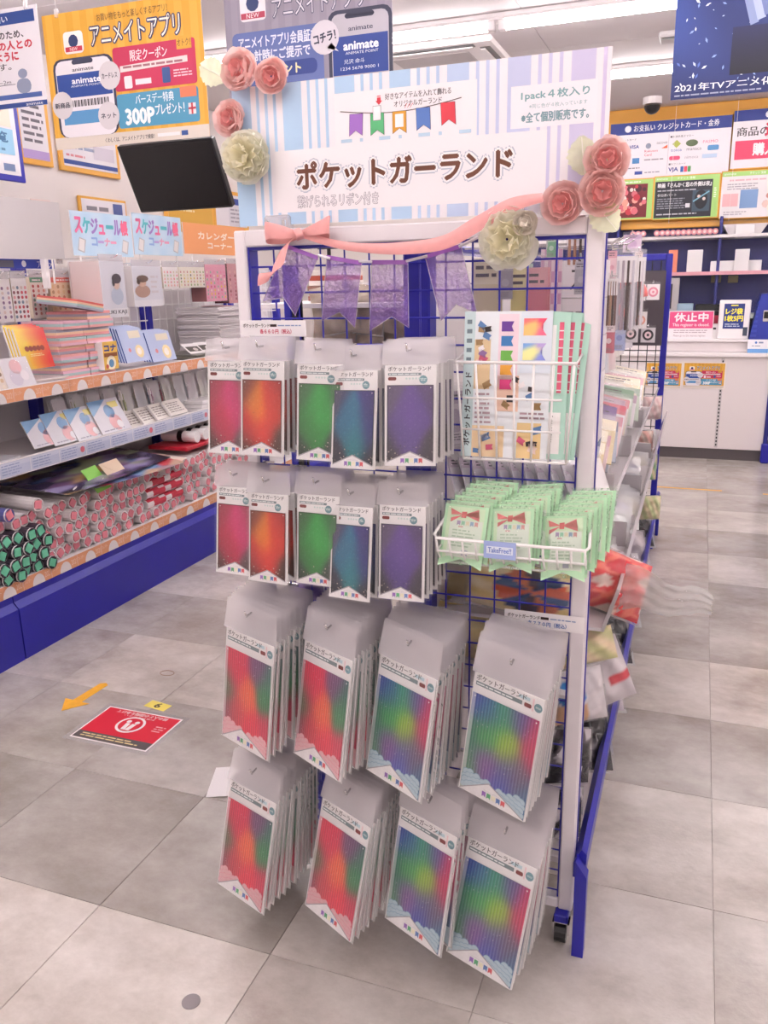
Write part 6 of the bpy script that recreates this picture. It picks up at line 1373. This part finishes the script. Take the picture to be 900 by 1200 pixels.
# ---------------------------------------------------------------- corner signs on top of the left shelving
def yz_sign(name, label, px0, pt, pb, px1, X, draw, cat='sign', rz=90, lean=0, th=.004):
    p, q = at(px0, pt, 'X', X), at(px1, pt, 'X', X); zb_ = at(px0, pb, 'X', X).z
    w_, h_ = q.y-p.y, p.z-zb_
    t = thing(name, label, cat, (X, (p.y+q.y)/2, zb_), (R(-lean), 0, R(rz)))
    a = Art(-th/2, .0008); a.box(-w_/2, w_/2, -th/2, th/2, 0, h_, '#e6e2e6'); draw(a, w_, h_); obj('board', a, PRINT, t)
    for s in (-.38, .38): obj('prop', MB().tube([(w_*s, .004, -.10), (w_*s, .004, .02)], .004, 6), WIREW, t)
    return t
def sched(a, w, h):
    a.grad(-w/2, 0, w/2, h, lambda u, v: mixc((176, 206, 228), (196, 216, 232), .5+.5*math.sin(u*19)*math.cos(v*7)), 16, 6, 1)
    cs = ['#e0709a', '#58b0bc', '#9a7cc0', '#e0709a', '#58b0bc', '#9a7cc0', '#e06a8a']
    for k, c in enumerate('スケジュール帳'):
        x0 = -w*.44+k*w*.126; a.text(c, x0, h*.52 if c != 'ー' else h*.66, x0+w*.11 if c != 'ュ' else x0+w*.09, h*.86 if c not in 'ーュ' else h*.72, cs[k], 2, .06)
    for k, c in enumerate('コーナー'):
        x0 = -w*.2+k*w*.105; a.text(c, x0, h*.24 if c != 'ー' else h*.31, x0+w*.09, h*.42 if c != 'ー' else h*.35, ['#8aa8d8', '#b09ad0', '#e09ab8', '#e09ab8'][k], 2, .05)
    for s in (-1, 1): a.poly([(s*w*.36-w*.07, h*.12), (s*w*.36+w*.03, h*.06), (s*w*.36+w*.07, h*.36), (s*w*.36-w*.03, h*.42)], '#b4b0b4', 2); a.poly([(s*w*.36-w*.06, h*.14), (s*w*.36+w*.02, h*.09), (s*w*.36+w*.05, h*.35), (s*w*.36-w*.03, h*.39)], '#dcd8d8', 3)
yz_sign('corner_sign', 'pale blue diary corner sign, left of two', 80, 246, 299, 151, -2.75, sched)
yz_sign('corner_sign', 'pale blue diary corner sign, right of two', 153, 249, 298, 210, -2.75, sched)
def cal(a, w, h): a.rect(-w/2, 0, w/2, h, '#e8a06c', 1); a.text('カレンダー', -w*.28, h*.5, w*.3, h*.74, '#f6e4d4', 2, .05); a.text('コーナー', -w*.14, h*.2, w*.26, h*.4, '#f6e4d4', 2, .05); a.poly([(w*.3, 0), (w*.5, 0), (w*.5, h*.9), (w*.36, h*.5)], '#c4d0bc', 2)
yz_sign('corner_sign', 'orange calendar corner sign left of the rack', 213, 260, 297, 285, -2.75, cal)
t = yz_sign('grey_panel', 'blank grey back of a large sign at the left edge', -70, 222, 300, 66, -2.55, lambda a, w, h: a.rect(-w/2, 0, w/2, h, '#cfcacb', 1), 'panel')
obj('bracket', MB().bbox(.18, .2, .0, .03, -.12, .04, .003), WHITE, t)
# printed blue header strip below the grey panel
t = yz_sign('header_strip', 'blue header strip with white symbols under the grey panel', -40, 302, 314, 62, -2.60, lambda a, w, h: (a.rect(-w/2, 0, w/2, h, '#3a4ab0', 1), a.rect(-w*.2, h*.1, 0, h*.85, '#6a6a7c', 2), a.circ(w*.12, h*.5, h*.35, '#e8e6ee', 2), a.text('アニメ', w*.28, h*.1, w*.48, h*.8, '#e8e6ee', 2)), 'sign')
tag(obj('folder_sheet', MB().box(-.002, .002, 0, .12, 0, .24), mat('pale_pink_sheet', '#e9cfc8', .5), loc=(-2.80, 3.10, 1.545)), 'pale pink and green folder edge beside the grey panel', 'folder')

# ---------------------------------------------------------------- hanging banners
def banner(name, label, px0, px1, pt, pb, Y, draw, rot=0, cords=True):
    xm = (px0+px1)/2; p, q = at(px0, pb, 'Y', Y), at(px1, pb, 'Y', Y); zt_ = at(xm, pt, 'Y', Y).z; zb_ = at(xm, pb, 'Y', Y).z
    zt_ = min(zt_, CEIL-.05)
    w_, h_ = q.x-p.x, zt_-zb_
    t = thing(name, label, 'banner', ((p.x+q.x)/2, Y, (zt_+zb_)/2), (0, 0, R(rot)))
    a = Art(-.001, .0007); a.box(-w_/2, w_/2, -.001, .001, -h_/2, h_/2, '#d9d3d4'); draw(a, w_, h_); obj('sheet', a, PRINT, t)
    if cords:
        for s in (-.4, .4):
            obj('cord', MB().tube([(w_*s, 0, h_/2), (w_*s, 0, CEIL-.006-(zt_+zb_)/2)], .0012, 4), WIREW, t); obj('clip', MB().bbox(w_*s-.01, w_*s+.01, -.006, .006, h_/2-.015, h_/2+.02, .003), clipm, t)
    return t
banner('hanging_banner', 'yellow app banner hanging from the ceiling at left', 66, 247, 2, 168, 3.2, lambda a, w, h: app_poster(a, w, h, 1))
def notice(a, w, h):
    a.rect(-w/2, -h/2, w/2, h/2, '#e6e2e8', 1); a.rect(-w/2, h*.34, w*.47, h*.46, '#2f4a8c', 2); a.text('ご来店の際のお願い', -w*.4, h*.365, w*.22, h*.435, '#eef0f6', 3, .02)
    a.text('感染症拡大防止のため、', -w*.4, h*.2, w*.35, h*.28, '#3a3640', 2, .03); a.text('並ぶ際は、前の人との', -w*.4, h*.09, w*.42, h*.18, '#c83a4c', 2, .05); a.text('間隔をあけるように', -w*.4, -h*.02, w*.28, h*.07, '#c83a4c', 2, .05); a.text('お願いします。', -w*.4, -h*.11, w*.2, -h*.04, '#3a3640', 2, .02)
    for x in (-.12, .3): a.circ(w*x, -h*.16, w*.045, '#8c94ac', 2, 12, h*.05); a.rrect(w*(x-.07), -h*.36, w*(x+.07), -h*.21, '#8c94ac', 2, w*.05)
    a.rect(-w*.04, -h*.262, w*.22, -h*.256, '#4a4a5c', 2); a.text('1m~2m', 0, -h*.25, w*.18, -h*.21, '#4a4a5c', 2)
    a.rect(-w/2, -h*.41, w*.46, -h*.36, '#4a64a4', 2); a.rect(-w/2, -h*.5, w/2, -h*.45, '#2f4a8c', 2); a.text('animate', w*.3, -h*.49, w*.46, -h*.46, '#eef0f6', 3)
banner('hanging_notice', 'white and blue distancing notice hanging at the left edge', -62, 57, 12, 129, 3.2, notice)
def greyb(a, w, h):  # backlit dimness of the banner is put into these darker print colours
    a.rect(-w/2, -h/2, w/2, h/2, '#968f9e', 1)
    for k in range(12): a.rect(-w/2+k*w/12, -h/2, -w/2+(k+.5)*w/12, h/2, '#8f8897', 2)
    a.rrect(-w*.4, h*.27, -w*.24, h*.46, '#e4e0e6', 3, w*.02); a.circ(-w*.32, h*.385, w*.04, '#34406e', 4, 10); a.rect(-w*.395, h*.285, -w*.245, h*.325, '#b04058', 5); a.text('NEW', -w*.36, h*.29, -w*.28, h*.32, '#f2e6ea', 6)
    a.text('お買い物をもっと楽しくするアプリ！', -w*.12, h*.42, w*.3, h*.465, '#4a4654', 3); a.text('アニメイトアプリ', -w*.2, h*.27, w*.34, h*.4, '#3f4260', 3, .06); a.text('アニメイトアプリ', -w*.2, h*.27, w*.34, h*.4, '#d6d2da', 4, 0)
    a.rrect(-w*.46, -h*.45, w*.1, h*.2, '#5d6ca4', 3, w*.03); a.text('アニメイトアプリ会員証を', -w*.42, h*.09, w*.06, h*.17, '#e0e2ee', 4, .03); a.text('お会計時にご提示で', -w*.42, h*.0, w*.02, h*.075, '#e0e2ee', 4, .03); a.rrect(-w*.34, -h*.12, w*.06, -h*.02, '#2c3f84', 4, w*.03); a.text('ポイント', -w*.26, -h*.105, -w*.04, -h*.035, '#e6dfb0', 5, .04)
    a.rrect(w*.13, -h*.6, w*.5, h*.26, '#34364c', 3, w*.05); a.rrect(w*.15, -h*.5, w*.48, h*.235, '#b4b0ba', 4, w*.04); a.rrect(w*.23, h*.2, w*.4, h*.235, '#34364c', 5, w*.015); a.text('animate', w*.25, h*.12, w*.39, h*.15, '#3a3c54', 5, .02); a.rect(w*.155, -h*.16, w*.475, h*.09, '#25408c', 5); a.text('animate', w*.22, h*.0, w*.42, h*.05, '#eef0f8', 6, .04); a.text('ANIMATE POINT', w*.23, -h*.03, w*.42, -h*.012, '#dfe4f2', 6); a.text('1234 5678 9000 1', w*.2, -h*.13, w*.42, -h*.11, '#dfe4f2', 6); a.text('兄沢 命斗', w*.22, -h*.09, w*.34, -h*.06, '#dfe4f2', 6)
    a.circ(w*.11, h*.1, w*.085, '#d2ccd4', 6, 20); a.poly([(w*.15, h*.06), (w*.19, 0), (w*.12, h*.03)], '#d2ccd4', 6); a.text('コチラ！', w*.045, h*.07, w*.175, h*.13, '#34364c', 7, .05, ang=8)
banner('hanging_banner', 'grey-lilac app banner hanging behind the rack sign', 272, 462, -28, 152, 3.22, greyb)
def dark(a, w, h):
    a.grad(-w/2, -h/2, w/2, h/2, lambda u, v: mixc((20, 22, 60), (56, 96, 196), max(0, min(1, .25+.7*v*(.6+.4*math.sin(5*u+4*v))))), 12, 16, 1)
    rs = random.Random(21)
    for k in range(70):
        x, z, s = rs.uniform(-w*.48, w*.46), rs.uniform(-h*.42, h*.46), rs.uniform(.004, .013); an = rs.random()*3
        a.poly([(x+s*math.cos(an), z+s*math.sin(an)), (x-s*.4*math.sin(an), z+s*.4*math.cos(an)), (x-s*math.cos(an), z-s*math.sin(an)), (x+s*.4*math.sin(an), z-s*.4*math.cos(an))], rs.choice(['#c8d4ee', '#8aa4d8', '#5a74c0', '#e6ecf8']), 2)
    for k in range(7): a.poly([(w*(-.08+.06*k), h*.5), (w*(.0+.06*k), h*.5), (w*(.14+.05*k), h*(.02+.03*k)), (w*(.08+.05*k), h*(.0+.03*k))], ['#8290b8', '#a4b0d0', '#6a78a8', '#b8c2dc'][k % 4], 3+.2*k)
    a.grad(-w*.05, -h*.35, w*.5, h*.0, lambda u, v: mixc((18, 18, 34), (28, 34, 80), v), 3, 3, 2.5)
    a.text('2021年TVアニメ化決定', -w*.47, -h*.445, w*.47, -h*.385, '#eceef4', 6, .02); a.lines(-w*.47, -h*.485, w*.3, -h*.46, 1, '#9aa0b8', 6)
banner('hanging_poster', 'dark blue anime announcement poster hanging at the top right', 786, 938, -60, 111, 4.2, dark)
# ---------------------------------------------------------------- television
tv = thing('television', 'black flat television tilted down over the left shelving', 'television', (-3.0, 4.55, 2.035), (R(26), 0, R(-2)))
obj('bezel', MB().bbox(-.335, .335, -.02, .025, -.2, .2, .006), BLACK, tv)
obj('screen', MB().box(-.322, .322, -.0215, -.02, -.185, .187), mat('tv_screen', '#0d0c10', .12), tv)
obj('mount', MB().bbox(-.1, .1, .025, .06, -.1, .1, .004), BLACK, tv)
obj('bracket_arm', MB().tube([(0, .05, 0), (.02, .12, -.12), (.05, .3, -.1)], .015, 8), CHROME, tv)
obj('ceiling_pole', MB().tube([(0, .06, 0), (0, .12, .2), (0, .02+.2, .78)], .018, 8), BLACK, tv)
# ---------------------------------------------------------------- framed notices on the left wall
def wallframe(label, px0, pb0, px1, pt, draw, X=WX0+.025, fr=OR, f=.03, name='framed_notice'):
    p, q = at(px0, pb0, 'X', X), at(px1, pb0, 'X', X); zt_ = at(px1, pt, 'X', X).z; zb_ = p.z
    w_, h_ = q.y-p.y, zt_-zb_
    t = thing(name, label, 'notice', (X, (p.y+q.y)/2, (zt_+zb_)/2), (0, 0, R(90)))
    obj('frame', MB().bbox(-w_/2, w_/2, 0, .02, -h_/2, h_/2, .004), fr, t)
    a = Art(-.001, .001); a.rect(-w_/2+f, -h_/2+f, w_/2-f, h_/2-f, '#ebe6ec', 0); draw(a, w_-2*f, h_-2*f); obj('print', a, PRINT, t); return t
wallframe('orange framed list notice on the left wall beside the blue board', 24, 190, 63, 100, lambda a, w, h: (a.rect(-w/2, -h/2, w/2, -h*.38, '#b49ad0', 1), a.text('E★BOY GOLD', -w*.4, h*.3, w*.4, h*.38, '#4a4650', 1), a.lines(-w*.4, -h*.3, w*.4, h*.25, 6, '#6a6470', 1), a.rect(-w*.2, h*.42, w*.5, h*.5, '#6a4a8c', 1)))
wallframe('orange framed notice with a blue foot on the left wall under the banner', 72, 199, 141, 140, lambda a, w, h: (a.rect(-w/2, -h*.46, w/2, -h*.38, '#2f4a94', 1), a.lines(-w*.45, -h*.2, w*.1, h*.4, 5, '#9aa4c0', 1), a.rect(w*.05, -h*.3, w*.45, -h*.05, '#d8d0dc', 1), a.lines(-w*.45, -h*.34, -w*.1, -h*.25, 1, '#d88a94', 1)))
wallframe('yellow framed notice on the left wall behind the television', 196, 270, 252, 232, lambda a, w, h: (a.rect(-w/2, -h/2, w/2, h/2, '#d8a84a', 1), a.lines(-w*.4, 0, w*.1, h*.3, 2, '#f0e0b8', 2)))
wallframe('yellow framed notice on the left wall just left of the rack sign', 252, 268, 292, 228, lambda a, w, h: (a.rect(-w*.1, -h/2, w/2, h/2, '#dcd8e0', 1), a.rect(0, h*.2, w*.3, h*.4, '#3a50a0', 2), a.lines(-w*.05, -h*.4, w*.4, h*.1, 4, '#a8a4b0', 2)))
wallframe('small yellow framed notice on the left wall above the corner signs', 96, 262, 150, 236, lambda a, w, h: (a.lines(-w*.4, -h*.1, w*.1, h*.3, 1, '#8a8690', 1), a.rect(w*.2, -h*.3, w*.42, h*.4, '#5a68a0', 1)), f=.015)
def blueb(a, w, h):
    a.rect(-w*.5, h*.02, w*.4, h*.5, '#e0dccc', 1); a.circ(w*.05, h*.3, w*.25, '#4a3a5c', 2, 12, h*.12); a.circ(w*.05, h*.2, w*.2, '#d8a8a0', 3, 10, h*.06); a.rect(-w*.5, h*-.28, w*.42, h*.0, '#9acae6', 2); a.text('一覧', -w*.3, -h*.15, w*.3, -h*.04, '#3a6a94', 3, .04); a.lines(-w*.4, -h*.26, w*.3, -h*.2, 1, '#5a84a8', 3); a.rect(-w*.5, -h*.48, w*.45, -h*.36, '#e4e0e6', 2); a.rect(w*.15, -h*.46, w*.38, -h*.38, '#6a7aa0', 3)
wallframe('blue bordered information board at the left edge', -40, 205, 30, 96, blueb, X=-3.3, fr=BLUE, f=.03, name='information_board')
